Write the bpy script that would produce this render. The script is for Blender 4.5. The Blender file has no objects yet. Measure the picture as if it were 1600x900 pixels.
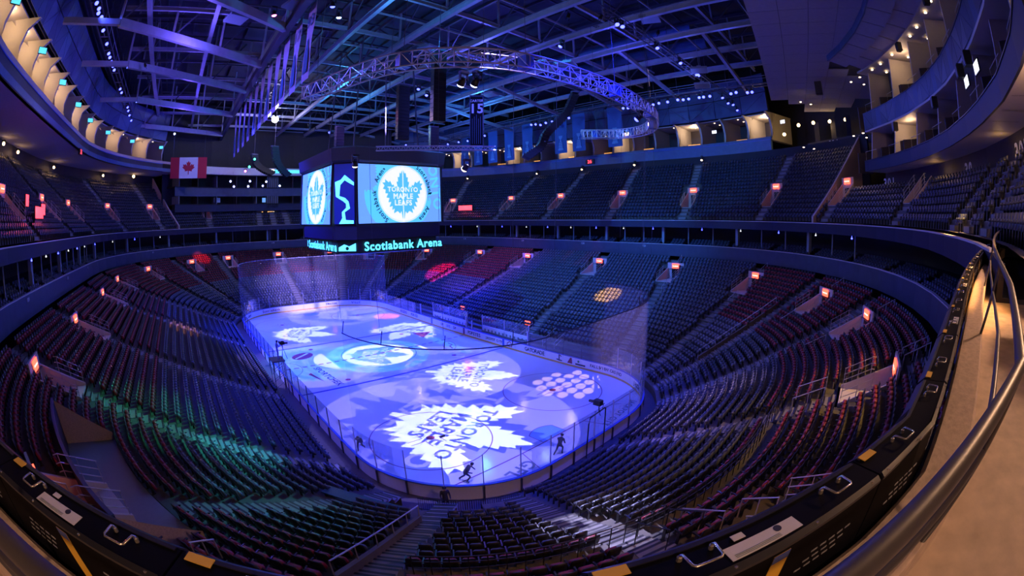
import bpy, math, random
import numpy as np
from mathutils import Vector, Matrix
from mathutils.geometry import interpolate_bezier
random.seed(7); rng = np.random.default_rng(7)
sc = bpy.context.scene
COL = sc.collection
PI = math.pi

# ------------------------------------------------------------------ camera
CAM = np.array([-21.882, -45.528, 15.885])
cd = bpy.data.cameras.new('camera'); cam = bpy.data.objects.new('camera', cd); COL.objects.link(cam); sc.camera = cam
cd.type = 'PANO'; cd.panorama_type = 'FISHEYE_EQUISOLID'; cd.sensor_width = 36; cd.sensor_fit = 'HORIZONTAL'
cd.fisheye_lens = 686.076 / 1600 * 36; cd.fisheye_fov = 3.4; cd.shift_y = -83.3 / 900
cd.clip_start = .05; cd.clip_end = 400
_a, _b, _c = .769, -.043, -.014
FW = np.array([math.sin(_a)*math.cos(_b), math.cos(_a)*math.cos(_b), math.sin(_b)])
RT = np.array([math.cos(_a), -math.sin(_a), 0.]); UP = np.cross(RT, FW)
RT, UP = math.cos(_c)*RT + math.sin(_c)*UP, -math.sin(_c)*RT + math.cos(_c)*UP
cam.matrix_world = Matrix(((RT[0], UP[0], -FW[0], CAM[0]), (RT[1], UP[1], -FW[1], CAM[1]), (RT[2], UP[2], -FW[2], CAM[2]), (0, 0, 0, 1)))
def in_view(P):   # where points fall in the frame; only used to pick which seats get full detail
    d = P - CAM; dist = np.linalg.norm(d, axis=1); d = d / dist[:, None]
    x, y, z = d @ RT, d @ UP, d @ FW
    s = np.sqrt(x*x + y*y) + 1e-9; r = 2*686.076*np.sin(np.arccos(np.clip(z, -1, 1))/2)
    return 800 + r*x/s, 366.7 - r*y/s, dist

# ------------------------------------------------------------------ world and exposure
sc.view_settings.view_transform = 'Standard'; sc.view_settings.look = 'None'
sc.view_settings.gamma = 1; sc.view_settings.exposure = 0.0; sc.view_settings.use_curve_mapping = False
w = bpy.data.worlds.new('world'); sc.world = w; w.use_nodes = True
w.node_tree.nodes['Background'].inputs[0].default_value = (.0035, .0025, .014, 1)
w.node_tree.nodes['Background'].inputs[1].default_value = 1.0

def lamp(kind, name, loc, col, power, target=None, angle=60, blend=.3, radius=.1, parent=None):
    L = bpy.data.lights.new(name, kind); L.color = col; L.energy = power; L.shadow_soft_size = radius
    if kind == 'SPOT': L.spot_size = math.radians(angle); L.spot_blend = blend
    o = bpy.data.objects.new(name, L); COL.objects.link(o); o.location = loc
    if target is not None:
        o.rotation_euler = (Vector(target) - Vector(loc)).to_track_quat('-Z', 'Y').to_euler()
    if parent is not None:
        o.parent = parent; o.matrix_parent_inverse = Matrix.Translation(-Vector(parent.location))
    return o

# ------------------------------------------------------------------ materials
MATS = {}
def mat(name, col, rough=.6, metal=0., spec=.5, var=.2, scale=6., emit=0., ecol=None, bump=0., alpha=None, coat=0.):
    m = bpy.data.materials.new(name); m.use_nodes = True; nt = m.node_tree; N = nt.nodes; Lk = nt.links
    b = N['Principled BSDF']
    b.inputs['Roughness'].default_value = rough; b.inputs['Metallic'].default_value = metal
    b.inputs['Specular IOR Level'].default_value = spec; b.inputs['Coat Weight'].default_value = coat
    if var > 0:
        tc = N.new('ShaderNodeTexCoord'); nz = N.new('ShaderNodeTexNoise'); nz.inputs['Scale'].default_value = scale; nz.inputs['Detail'].default_value = 5
        Lk.new(tc.outputs['Object'], nz.inputs['Vector'])
        mx = N.new('ShaderNodeMix'); mx.data_type = 'RGBA'
        mx.inputs[6].default_value = (*[c*(1-var) for c in col], 1); mx.inputs[7].default_value = (*[min(1, c*(1+var)) for c in col], 1)
        Lk.new(nz.outputs['Fac'], mx.inputs[0]); Lk.new(mx.outputs[2], b.inputs['Base Color'])
        if bump:
            bp = N.new('ShaderNodeBump'); bp.inputs['Strength'].default_value = bump; bp.inputs['Distance'].default_value = .02
            Lk.new(nz.outputs['Fac'], bp.inputs['Height']); Lk.new(bp.outputs[0], b.inputs['Normal'])
    else:
        b.inputs['Base Color'].default_value = (*col, 1)
    if emit:
        b.inputs['Emission Color'].default_value = (*(ecol or col), 1); b.inputs['Emission Strength'].default_value = emit
    MATS[name] = m
    return m
def see_through(name, col, fac, glossy=.0):
    m = bpy.data.materials.new(name); m.use_nodes = True; nt = m.node_tree; N = nt.nodes; Lk = nt.links
    for n in list(N):
        if n.type == 'BSDF_PRINCIPLED': N.remove(n)
    tr = N.new('ShaderNodeBsdfTransparent'); df = N.new('ShaderNodeBsdfTranslucent'); df2 = N.new('ShaderNodeBsdfDiffuse'); ad = N.new('ShaderNodeMixShader')
    df.inputs[0].default_value = (*col, 1); df2.inputs[0].default_value = (*col, 1)
    Lk.new(df.outputs[0], ad.inputs[1]); Lk.new(df2.outputs[0], ad.inputs[2])
    mx = N.new('ShaderNodeMixShader'); mx.inputs[0].default_value = fac
    Lk.new(tr.outputs[0], mx.inputs[1]); Lk.new(ad.outputs[0], mx.inputs[2])
    out = mx
    if glossy:
        gl = N.new('ShaderNodeBsdfGlossy'); gl.inputs['Roughness'].default_value = .04
        fr = N.new('ShaderNodeFresnel'); fr.inputs[0].default_value = 1.35
        ml = N.new('ShaderNodeMath'); ml.operation = 'MULTIPLY'; ml.inputs[1].default_value = glossy; Lk.new(fr.outputs[0], ml.inputs[0])
        m2 = N.new('ShaderNodeMixShader'); Lk.new(ml.outputs[0], m2.inputs[0]); Lk.new(mx.outputs[0], m2.inputs[1]); Lk.new(gl.outputs[0], m2.inputs[2]); out = m2
    Lk.new(out.outputs[0], N['Material Output'].inputs[0]); MATS[name] = m
    return m
mat('ice', (.80, .84, .90), .12, spec=.5, var=.03, scale=.4)
mat('concrete', (.10, .092, .09), .85, var=.25, scale=3, bump=.2)
mat('ledge_concrete', (.56, .44, .38), .9, var=.35, scale=14, bump=.5)
mat('floor_concrete', (.55, .43, .34), .7, var=.4, scale=5, bump=.3)
mat('step', (.20, .195, .21), .7, var=.2, scale=4)
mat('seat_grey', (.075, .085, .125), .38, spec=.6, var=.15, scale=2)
mat('seat_red', (.24, .018, .035), .42, spec=.5, var=.2, scale=2)
mat('seat_back', (.016, .016, .021), .30, spec=.6, var=.2, scale=2)
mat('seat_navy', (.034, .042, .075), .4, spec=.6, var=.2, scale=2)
mat('board_white', (.82, .83, .86), .35, var=.05)
mat('yellow', (.75, .45, .06), .45, var=.1)
mat('rail_blue', (.04, .10, .50), .3, var=.1)
mat('line_blue', (.02, .04, .40), .35, var=.05)
mat('line_red', (.20, .03, .16), .35, var=.05)
mat('crease_blue', (.20, .50, .85), .3, var=.05)
mat('ink', (.03, .03, .06), .6, var=0)
mat('ink_red', (.28, .02, .05), .6, var=0)
mat('ink_green', (.04, .25, .12), .6, var=0)
mat('ink_grey', (.16, .22, .26), .6, var=0)
mat('navy_wall', (.008, .010, .036), .55, var=.25, scale=2)
mat('dark_wall', (.012, .012, .018), .7, var=.3, scale=2)
mat('fascia_blue', (.055, .11, .24), .4, var=.2, scale=1.5)
mat('number_wall', (.045, .06, .105), .55, var=.3, scale=1.2)
mat('band_light', (.07, .07, .075), .5, var=.3, scale=.8); mat('band_dark', (.034, .034, .038), .5, var=.3, scale=.8)
mat('trim_pale', (.55, .52, .55), .5, var=.1)
mat('column', (.20, .25, .30), .5, var=.1)
mat('steel', (.34, .36, .44), .45, metal=.2, var=.25, scale=1.5)
mat('steel_dark', (.07, .07, .10), .5, metal=.2, var=.25, scale=1.5)
mat('roof', (.028, .03, .05), .8, var=.4, scale=.8)
mat('aluminium', (.62, .60, .68), .35, metal=.6, var=.1)
mat('black', (.010, .010, .013), .45, var=.3, scale=4)
mat('panel_black', (.004, .004, .007), .6, spec=.06, var=.35, scale=6)
mat('tube_grey', (.070, .062, .072), .42, metal=.0, var=.25, scale=12)
mat('trim_dark', (.022, .022, .035), .35, var=.2)
mat('handrail', (.55, .55, .60), .35, metal=.5, var=.1)
mat('handle_steel', (.72, .66, .58), .25, metal=.8, var=.1)
mat('sticker_white', (.72, .70, .66), .6, var=.08, scale=20)
mat('sticker_yellow', (.85, .50, .05), .6, var=.08)
mat('ceiling_tile', (.30, .30, .36), .9, var=.12, scale=3)
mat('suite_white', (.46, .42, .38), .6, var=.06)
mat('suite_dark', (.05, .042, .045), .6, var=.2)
mat('wall_pattern', (.055, .085, .17), .6, var=.25, scale=.5)
mat('wall_pattern_light', (.085, .13, .24), .6, var=.25, scale=.5)
mat('cloth_red', (.50, .02, .035), .8, var=.1)
mat('cloth_white', (.80, .80, .84), .8, var=.05)
mat('banner_lilac', (.50, .45, .72), .8, var=.15, scale=.6)
mat('banner_blue', (.05, .15, .36), .8, var=.2, scale=.5)
mat('banner_cup', (.16, .40, .62), .7, var=.25, scale=3)
mat('banner_dark', (.006, .008, .014), .8, spec=.1, var=.2)
mat('ledge_teal', (.02, .09, .11), .5, var=.2)
mat('skin', (.55, .36, .28), .6, var=.1)
mat('clothes_dark', (.035, .035, .05), .8, var=.2)
mat('clothes_blue', (.18, .20, .42), .8, var=.2)
mat('glass_dark', (.01, .012, .02), .1, var=0)
mat('red_sign', (.9, .05, .03), .5, var=0, emit=3.2, ecol=(1, .10, .05))
mat('sign_white', (.9, .8, .8), .5, var=0, emit=3.0, ecol=(1, .62, .52))
mat('red_led', (.9, .05, .05), .5, var=0, emit=4.0, ecol=(1, .04, .06))
mat('number_white', (.6, .66, .72), .5, var=0)
mat('screen_cyan', (.1, .5, .9), .4, var=0, emit=1.0, ecol=(.10, .60, 1.0))
mat('screen_mid', (.1, .3, .9), .4, var=0, emit=.9, ecol=(.17, .42, .95))
mat('screen_pale', (.2, .5, .9), .4, var=0, emit=1.0, ecol=(.03, .70, 1.0))
mat('screen_white', (.9, .9, .9), .4, var=0, emit=1.0, ecol=(.90, .90, .88))
mat('screen_leaf', (.1, .6, .8), .4, var=0, emit=.9, ecol=(.10, .55, .90))
mat('screen_navy', (.01, .02, .2), .4, var=0, emit=.16, ecol=(.02, .05, .75))
mat('screen_ink', (.01, .03, .08), .4, var=0, emit=.05, ecol=(.02, .10, .30))
mat('screen_glow', (.2, .7, 1.), .4, var=0, emit=2.0, ecol=(.10, .72, 1.0))
mat('lens_blue', (.3, .35, 1.), .3, var=0, emit=9., ecol=(.055, .065, 1.0))
mat('lens_white', (.9, .9, 1.), .3, var=0, emit=14., ecol=(.35, .38, 1.0))
mat('lens_bright', (1, .9, .8), .3, var=0, emit=300., ecol=(1, .88, .75))
mat('lens_warm', (1, .7, .4), .3, var=0, emit=14., ecol=(1, .62, .25))
mat('lens_pink', (1, .2, .6), .3, var=0, emit=14., ecol=(1, .12, .45))
mat('lens_green', (.1, 1, .5), .3, var=0, emit=8., ecol=(.05, 1, .45))
mat('tv_cyan', (.1, .5, .6), .3, var=0, emit=1.6, ecol=(.08, .55, .70))
mat('tv_white', (.8, .8, .8), .3, var=0, emit=1.6, ecol=(.9, .92, .95))
mat('lit_window', (1, .6, .25), .4, var=0, emit=2.5, ecol=(1, .50, .14))
mat('lit_window_pale', (1, .85, .7), .4, var=0, emit=2.2, ecol=(1, .70, .45))
mat('downlight', (1, .8, .6), .4, var=0, emit=9., ecol=(1, .70, .42))
mat('glass_glow', (1, .7, .2), .4, var=0, emit=1.3, ecol=(1, .42, .06))
see_through('net', (.80, .78, .95), .11)
see_through('glass', (.85, .88, 1.), .035, .5)

# ------------------------------------------------------------------ object helpers
def link(name, me, m=None, parent=None, loc=None):
    o = bpy.data.objects.new(name, me); COL.objects.link(o)
    if m is not None and me is not None and not me.materials: me.materials.append(MATS[m])
    if parent is not None: o.parent = parent
    if loc is not None: o.location = loc
    return o
def tag(o, label, cat, group=None, kind=None):
    o['label'] = label; o['category'] = cat
    if group: o['group'] = group
    if kind: o['kind'] = kind
    return o
def thing(name, label, cat, loc=(0, 0, 0), rz=0., group=None, scale=None):
    o = bpy.data.objects.new(name, None); COL.objects.link(o); o.empty_display_size = .2
    o.location = loc; o.rotation_euler = (0, 0, rz)
    if scale: o.scale = scale
    return tag(o, label, cat, group)
def struct(o, label=None):
    o['kind'] = 'structure'
    if label: o['label'] = label
    return o
def children(o): return [c for c in COL.objects if c.parent == o]
def dup(root, kids, loc, rz, label=None, group=None, scale=None):
    r = root.copy(); COL.objects.link(r); r.location = loc; r.rotation_euler = (0, 0, rz)
    if label: r['label'] = label
    if group: r['group'] = group
    if scale: r.scale = scale
    for k, subs in kids:
        c = k.copy(); COL.objects.link(c); c.parent = r
        for s in subs:
            d = s.copy(); COL.objects.link(d); d.parent = c
    return r
def kidtree(root):
    al = list(COL.objects)
    return [(c, [s for s in al if s.parent == c]) for c in al if c.parent == root]
ONES = ['', 'first', 'second', 'third', 'fourth', 'fifth', 'sixth', 'seventh', 'eighth', 'ninth', 'tenth', 'eleventh', 'twelfth', 'thirteenth', 'fourteenth', 'fifteenth', 'sixteenth', 'seventeenth', 'eighteenth', 'nineteenth', 'twentieth']
TENS = {2: 'twenty', 3: 'thirty', 4: 'forty', 5: 'fifty', 6: 'sixty', 7: 'seventy', 8: 'eighty', 9: 'ninety'}
def nth(n):
    if n <= 20: return ONES[n]
    if n % 10 == 0: return TENS[n//10][:-1] + 'ieth'
    return TENS[n//10] + '-' + ONES[n % 10]

class MB:
    def __init__(s): s.v = []; s.f = []
    def add(s, vs, fs):
        n = len(s.v); s.v += [tuple(map(float, p)) for p in vs]; s.f += [tuple(i+n for i in f) for f in fs]; return s
    def box(s, c, d, rz=0., M=None):
        x, y, z = d[0]/2, d[1]/2, d[2]/2; ca, sa = math.cos(rz), math.sin(rz); vs = []
        for dz in (-z, z):
            for dx, dy in ((-x, -y), (x, -y), (x, y), (-x, y)):
                p = Vector((c[0]+dx*ca-dy*sa, c[1]+dx*sa+dy*ca, c[2]+dz)); vs.append(M @ p if M else p)
        return s.add(vs, [(0, 3, 2, 1), (4, 5, 6, 7), (0, 1, 5, 4), (1, 2, 6, 5), (2, 3, 7, 6), (3, 0, 4, 7)])
    def bar(s, a, b, w, h=None):                       # square bar from a to b
        a, b = Vector(a), Vector(b); h = h or w; d = (b-a)
        if d.length < 1e-6: return s
        d.normalize(); up = Vector((0, 0, 1)) if abs(d.z) < .95 else Vector((1, 0, 0))
        x = d.cross(up).normalized()*w/2; y = x.cross(d).normalized()*h/2
        vs = [p+sx*x+sy*y for p in (a, b) for sx, sy in ((-1, -1), (1, -1), (1, 1), (-1, 1))]
        return s.add(vs, [(0, 3, 2, 1), (4, 5, 6, 7), (0, 1, 5, 4), (1, 2, 6, 5), (2, 3, 7, 6), (3, 0, 4, 7)])
    def tube(s, pts, r, n=6, closed=False):
        pts = [Vector(p) for p in pts]; m = len(pts); base = len(s.v); rr = r if hasattr(r, '__len__') else [r]*m
        for i, p in enumerate(pts):
            a = pts[(i-1) % m] if (closed or i) else p; b = pts[(i+1) % m] if (closed or i < m-1) else p
            d = (b-a).normalized(); up = Vector((0, 0, 1)) if abs(d.z) < .9 else Vector((1, 0, 0))
            x = d.cross(up).normalized(); y = x.cross(d)
            for k in range(n):
                q = p + rr[i]*(math.cos(2*PI*k/n)*x + math.sin(2*PI*k/n)*y); s.v.append(tuple(q))
        for i in range(m if closed else m-1):
            j = (i+1) % m
            for k in range(n):
                l = (k+1) % n; s.f.append((base+i*n+k, base+i*n+l, base+j*n+l, base+j*n+k))
        if not closed:
            s.f.append(tuple(base+k for k in range(n))); s.f.append(tuple(base+(m-1)*n+n-1-k for k in range(n)))
        return s
    def cyl(s, a, b, r, n=12): return s.tube([a, b], r, n)
    def prism(s, poly, a0, a1, axis=0):               # polygon in the two other axes, swept along one axis
        n = len(poly); vs = []
        for t in (a0, a1):
            for p in poly:
                vs.append((t, p[0], p[1]) if axis == 0 else (p[0], t, p[1]) if axis == 1 else (p[0], p[1], t))
        return s.add(vs, [tuple(range(n))[::-1], tuple(range(n, 2*n))] + [(i, (i+1) % n, n+(i+1) % n, n+i) for i in range(n)])
    def sweep(s, prof, frames, closed_prof=True, caps=True):   # prof (s,z) along frames (pos, outward normal)
        n = len(prof); base = len(s.v); m = len(frames)
        for (x, y, nx, ny) in frames:
            for a, z in prof: s.v.append((x+nx*a, y+ny*a, z))
        for i in range(m-1):
            for k in range(n if closed_prof else n-1):
                l = (k+1) % n; s.f.append((base+i*n+k, base+i*n+l, base+(i+1)*n+l, base+(i+1)*n+k))
        if closed_prof and caps:
            s.f.append(tuple(base+k for k in range(n))[::-1]); s.f.append(tuple(base+(m-1)*n+k for k in range(n)))
        return s
    def mesh(s, name='mesh', smooth=False):
        me = bpy.data.meshes.new(name); me.from_pydata(s.v, [], s.f); me.update()
        if smooth: me.polygons.foreach_set('use_smooth', [True]*len(me.polygons))
        return me
    def build(s, name, m, parent=None, smooth=False, loc=None):
        return link(name, s.mesh(name, smooth), m, parent, loc)
def np_mesh(name, V, F, smooth=False):     # V (n,3), F (m,4)
    me = bpy.data.meshes.new(name); me.vertices.add(len(V)); me.vertices.foreach_set('co', np.ascontiguousarray(V, np.float32).ravel())
    me.loops.add(F.size); me.loops.foreach_set('vertex_index', np.ascontiguousarray(F, np.int32).ravel())
    me.polygons.add(len(F)); me.polygons.foreach_set('loop_start', np.arange(0, F.size, F.shape[1], dtype=np.int32))
    me.polygons.foreach_set('loop_total', np.full(len(F), F.shape[1], np.int32)); me.update(); me.validate()
    return me

# ------------------------------------------------------------------ flat shapes, lettering
def fill_polys(polys, extrude=0.):         # nested outlines (even-odd) -> mesh in XY
    cu = bpy.data.curves.new('outline', 'CURVE'); cu.dimensions = '2D'; cu.fill_mode = 'BOTH'; cu.extrude = extrude
    for p in polys:
        sp = cu.splines.new('POLY'); sp.points.add(len(p)-1); sp.use_cyclic_u = True
        sp.points.foreach_set('co', [c for q in p for c in (q[0], q[1], 0, 1)])
    o = bpy.data.objects.new('outline', cu); me = bpy.data.meshes.new_from_object(o)
    bpy.data.objects.remove(o); bpy.data.curves.remove(cu)
    return me
def embolden(polys, d):               # thicker strokes: outlines grow, holes shrink
    area = lambda p: sum(a[0]*b[1]-b[0]*a[1] for a, b in zip(p, p[1:]+p[:1]))/2
    if not polys: return polys
    sg = 1 if area(max(polys, key=lambda p: abs(area(p)))) > 0 else -1; out = []
    for p in polys:
        q = [a for a, b in zip(p, p[-1:]+p[:-1]) if math.dist(a, b) > 1e-4]; n = len(q); r = []
        if n < 3: continue
        for i in range(n):
            a, b, c = q[i-1], q[i], q[(i+1) % n]
            e1 = ((b[1]-a[1]), -(b[0]-a[0])); e2 = ((c[1]-b[1]), -(c[0]-b[0])); l1 = math.hypot(*e1); l2 = math.hypot(*e2)
            n1 = (e1[0]/l1, e1[1]/l1); n2 = (e2[0]/l2, e2[1]/l2); m = (n1[0]+n2[0], n1[1]+n2[1]); k = max(.6, 1+n1[0]*n2[0]+n1[1]*n2[1])
            r.append((b[0]+sg*d*m[0]/k, b[1]+sg*d*m[1]/k))
        if area(r)*area(q) > 0: out.append(r)
    return out
_tp = {}
def text_polys(txt, size=1.):
    if txt not in _tp:
        fc = bpy.data.curves.new('letters', 'FONT'); fc.body = txt; fc.align_x = 'CENTER'; fc.align_y = 'CENTER'; fc.space_character = 1.10
        o = bpy.data.objects.new('letters', fc); COL.objects.link(o)
        dg = bpy.context.evaluated_depsgraph_get(); c = o.evaluated_get(dg).to_curve(dg); out = []
        for sp in c.splines:
            bp = sp.bezier_points; n = len(bp); pts = []
            for i in range(n):
                a, b = bp[i], bp[(i+1) % n]
                straight = a.handle_right_type == 'VECTOR' and b.handle_left_type == 'VECTOR'
                seg = [a.co, b.co] if straight else interpolate_bezier(a.co, a.handle_right, b.handle_left, b.co, 4)
                pts += [(q[0], q[1]) for q in seg[:-1]]
            if len(pts) > 2: out.append(pts)
        o.to_curve_clear() if hasattr(o, 'to_curve_clear') else None
        bpy.data.objects.remove(o); bpy.data.curves.remove(fc)
        _tp[txt] = embolden(out, .027)
    return [[(x*size, y*size) for x, y in p] for p in _tp[txt]]
def digits(parent, txt, size, m, M, name='digit'):
    for i, ch in enumerate(txt):
        if ch == ' ': continue
        o = link(name, fill_polys(xf(text_polys(ch, size), ((i-(len(txt)-1)/2)*size*.60, 0))), m, parent); o.matrix_basis = M
def xf(polys, c=(0, 0), ang=0., sx=1., sy=None):
    sy = sx if sy is None else sy; ca, sa = math.cos(ang), math.sin(ang)
    return [[(c[0]+x*sx*ca-y*sy*sa, c[1]+x*sx*sa+y*sy*ca) for x, y in p] for p in polys]
def circle(r, n=64, c=(0, 0)): return [(c[0]+r*math.cos(2*PI*i/n), c[1]+r*math.sin(2*PI*i/n)) for i in range(n)]
def arc_text(txt, r, a_mid, size, inward=False):       # letters around a circle
    wch = size*.56; out = []; n = len(txt)
    for i, ch in enumerate(txt):
        if ch == ' ': continue
        a = a_mid + ((n-1)/2-i)*wch/r*(1 if not inward else -1)
        out += xf(text_polys(ch, size), (r*math.cos(a), r*math.sin(a)), a-PI/2 if not inward else a+PI/2)
    return out
_h = [(0, .52), (.045, .41), (.075, .43), (.085, .33), (.125, .34), (.115, .24), (.155, .24), (.125, .12), (.165, .15), (.19, .10), (.225, .185), (.255, .16), (.30, .255), (.335, .22), (.425, .29), (.415, .215), (.49, .215), (.435, .15), (.475, .085), (.41, .07), (.42, -.005), (.355, -.01), (.40, -.09), (.325, -.10), (.355, -.185), (.285, -.18), (.335, -.285), (.255, -.26), (.27, -.345), (.21, -.315), (.235, -.415), (.14, -.365), (.085, -.42), (.05, -.37), (.022, -.52)]
LEAF = _h + [(-x, y) for x, y in reversed(_h[1:])] if _h[0][0] == 0 else _h
_f = [(0, 1.), (.12, .76), (.27, .84), (.20, .42), (.42, .64), (.48, .52), (.72, .58), (.64, .34), (.80, .26), (.42, -.06), (.47, -.20), (.06, -.14), (.045, -.55)]
FLAG_LEAF = _f + [(-x, y) for x, y in reversed(_f[1:])]
def leaf_letters(s=1.):
    return xf(text_polys('TORONTO', .155), (0, .045), 0, s*1.0) + xf(text_polys('MAPLE', .155), (0, -.10), 0, s*1.0) + xf(text_polys('LEAFS', .155), (0, -.235), 0, s*1.0)
def _scaled_letters():
    return [p for t, y in (('TORONTO', .075), ('MAPLE', -.065), ('LEAFS', -.20)) for p in xf(text_polys(t, .135 if t == 'TORONTO' else .15), (0, y))]
LETTERS = _scaled_letters()

# ------------------------------------------------------------------ the bowl: every row is a ring around the rink
def ringp(t): return 12.95+23.05*t, 30.48+20.52*t, 8.53+25.67*t
def ring(u, t):
    """points and outward normals of the ring at t (0 = rink boards, 1 = front of upper deck); u in 0..8 goes round"""
    u = np.atleast_1d(np.asarray(u, float)) % 8; hx, hy, R = ringp(t); cx, cy = hx-R, hy-R
    k = np.floor(u).astype(int); f = u-k; x = np.zeros_like(u); y = np.zeros_like(u); nx = np.zeros_like(u); ny = np.zeros_like(u)
    for kk, (ax, ay, bx, by, n0, n1) in {0: (hx, -cy, hx, cy, 1, 0), 2: (cx, hy, -cx, hy, 0, 1), 4: (-hx, cy, -hx, -cy, -1, 0), 6: (-cx, -hy, cx, -hy, 0, -1)}.items():
        m = k == kk; x[m] = ax+(bx-ax)*f[m]; y[m] = ay+(by-ay)*f[m]; nx[m] = n0; ny[m] = n1
    for kk, (sx, sy, q) in {1: (1, 1, 0), 3: (-1, 1, 1), 5: (-1, -1, 2), 7: (1, -1, 3)}.items():
        m = k == kk; a = (q+f[m])*PI/2; x[m] = sx*cx+R*np.cos(a); y[m] = sy*cy+R*np.sin(a); nx[m] = np.cos(a); ny[m] = np.sin(a)
    return x, y, nx, ny
def rp(u, t, z=None, off=0.):
    x, y, nx, ny = (float(q[0]) for q in ring(u, t)); p = (x+nx*off, y+ny*off)
    return p if z is None else (*p, z)
def facing(u, t=1.):                        # rotation that turns local +y outward
    _, _, nx, ny = ring(u, t); return math.atan2(float(ny[0]), float(nx[0]))-PI/2
def ulen(u, t):                             # metres of row per unit of u
    hx, hy, R = ringp(t); k = int(u % 8)
    return 2*(hy-R) if k in (0, 4) else 2*(hx-R) if k in (2, 6) else R*PI/2
def usteps(u0, u1, t, step):
    g = np.linspace(u0, u1, 3000); x, y, _, _ = ring(g, t); L = np.concatenate([[0], np.cumsum(np.hypot(np.diff(x), np.diff(y)))])
    return [float(q) for q in np.interp(np.arange(0, L[-1], step), L, g)]
def ushift(u, t, d):
    x, y, _, _ = ring(np.array([u, u+1e-4]), t); return u+d*1e-4/max(1e-9, math.hypot(x[1]-x[0], y[1]-y[0]))
def frames(u0, u1, t, n): 
    return list(zip(*[list(map(float, q)) for q in ring(np.linspace(u0, u1, n), t)]))
def ugrid(per=14, lo=0., hi=8.):
    g = np.concatenate([np.linspace(k, k+1, (3 if k % 2 == 0 else per+1))[:-1] for k in range(8)]+[[8.]])
    return g
def strip(mb, us, t0, z0, t1, z1, flip=False):
    a = ring(us, t0); b = ring(us, t1); n = len(us); base = len(mb.v)
    mb.v += [(float(x), float(y), z0) for x, y in zip(a[0], a[1])] + [(float(x), float(y), z1) for x, y in zip(b[0], b[1])]
    for i in range(n-1): mb.f.append((base+i, base+i+1, base+n+i+1, base+n+i) if not flip else (base+i, base+n+i, base+n+i+1, base+i+1))
zl = lambda t: .1+9.5*t                     # floor of the lower stand
zu = lambda t: 14.65+18.4*(t-1)             # floor of the upper stand

# ================================================================== ICE
UG = ugrid(14)
x, y, _, _ = ring(UG[:-1], 0)
ice = struct(link('floor', fill_polys([list(zip(x, y))]), 'ice'), 'white ice sheet of the hockey rink')
def on_ice(name, polys, m, z=.006, label=None, extrude=0.):
    o = link(name, fill_polys(polys, extrude), m, ice); o.location = (0, 0, z)
    if label: o['label'] = label
    return o
def rect(x0, y0, x1, y1): return [(x0, y0), (x1, y0), (x1, y1), (x0, y1)]
for yy in (-7.77, 7.77): on_ice('blue_line', [rect(-12.9, yy-.15, 12.9, yy+.15)], 'line_blue')
for i in range(26): on_ice('centre_line', [rect(-12.8+i, -.13, -12.8+i+.62, .13)], 'line_red')
for yy in (-27.13, 27.13): on_ice('goal_line', [rect(-11.4, yy-.05, 11.4, yy+.05)], 'line_red')
for sy in (-1, 1):
    for sx in (-1, 1):
        c = (sx*6.71, sy*21.03)
        on_ice('face_off_circle', [circle(4.57, 64, c), circle(4.49, 64, c)], 'line_red')
        on_ice('face_off_spot', [circle(.32, 20, c)], 'ink_red', .008)
        for qx in (-1, 1):
            for qy in (-1, 1):
                on_ice('face_off_mark', [[(c[0]+qx*.6+a, c[1]+qy*.25+b) for a, b in ((0, 0), (qx*1.2, 0), (qx*1.2, .06), (0, .06))]], 'line_red')
                on_ice('face_off_mark', [[(c[0]+qx*.6+a, c[1]+qy*.25+b) for a, b in ((0, 0), (.06, 0), (.06, qy*.9), (0, qy*.9))]], 'line_red')
        on_ice('face_off_spot', [circle(.30, 20, (sx*6.71, sy*6.1))], 'ink_red')
        on_ice('trapezoid_line', [[(sx*3.35, sy*27.13), (sx*3.42, sy*27.13), (sx*4.34, sy*30.4), (sx*4.27, sy*30.4)]], 'line_red')
    cr = [(-1.22, 0), (1.22, 0), (1.22, 1.37)] + [(1.83*math.sin(a), 1.83*math.cos(a)) for a in np.linspace(.73, -.73, 12)] + [(-1.22, 1.37)]
    on_ice('goal_crease', [[(px, sy*(27.08-q)) for px, q in cr]], 'crease_blue')
    on_ice('crease_outline', [[(px*1.04, sy*(27.10-q*1.04)) for px, q in cr], [(px*.99, sy*(27.06-q*.985)) for px, q in cr]], 'line_red', .009)
on_ice('centre_circle', [circle(4.57), circle(4.50)], 'line_blue')
on_ice('referee_crease', [[(-12.9+3.05*math.sin(a), 3.05*math.cos(a)) for a in np.linspace(0, PI, 24)] + [(-12.9+2.98*math.sin(a), 2.98*math.cos(a)) for a in np.linspace(PI, 0, 24)]], 'line_red')
# painted advertisements
def ice_text(txt, c, ang, size, m='ink', label=None): return on_ice('painted_lettering', xf(text_polys(txt, size), c, ang), m, .01, label)
ice_text('SPORTCHEK', (-8.2, -4.0), math.radians(-85), 1.05, 'ink', 'dark lettering painted on the ice')
on_ice('painted_slash', [[(-9.5, -2.2), (-9.9, -2.6), (-9.05, -5.4)]], 'ink_red', .01)
on_ice('painted_oval', xf([circle(1., 32)], (-8.5, 4.0), .5, 1.5, 1.15), 'ink_red', .010)
on_ice('painted_band', xf([[(-1, -.1), (1, .15), (.95, .4), (-.95, .12)]], (-8.5, 3.9), .5, 1.3, 1.2), 'cloth_white', .013)
on_ice('painted_triangle', [[(8.1, 2.6), (10.6, 4.6), (8.2, 5.6)]], 'ink_red', .01)
on_ice('painted_leaf', [[(9.4, 3.3), (9.9, 3.1), (10.4, 3.8), (9.8, 4.0)]], 'ink_green', .013)
ice_text('GFL', (-4.9, -28.5), math.radians(188), 1.35, 'ink_grey', 'grey letters painted upside down behind the goal line')
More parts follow.
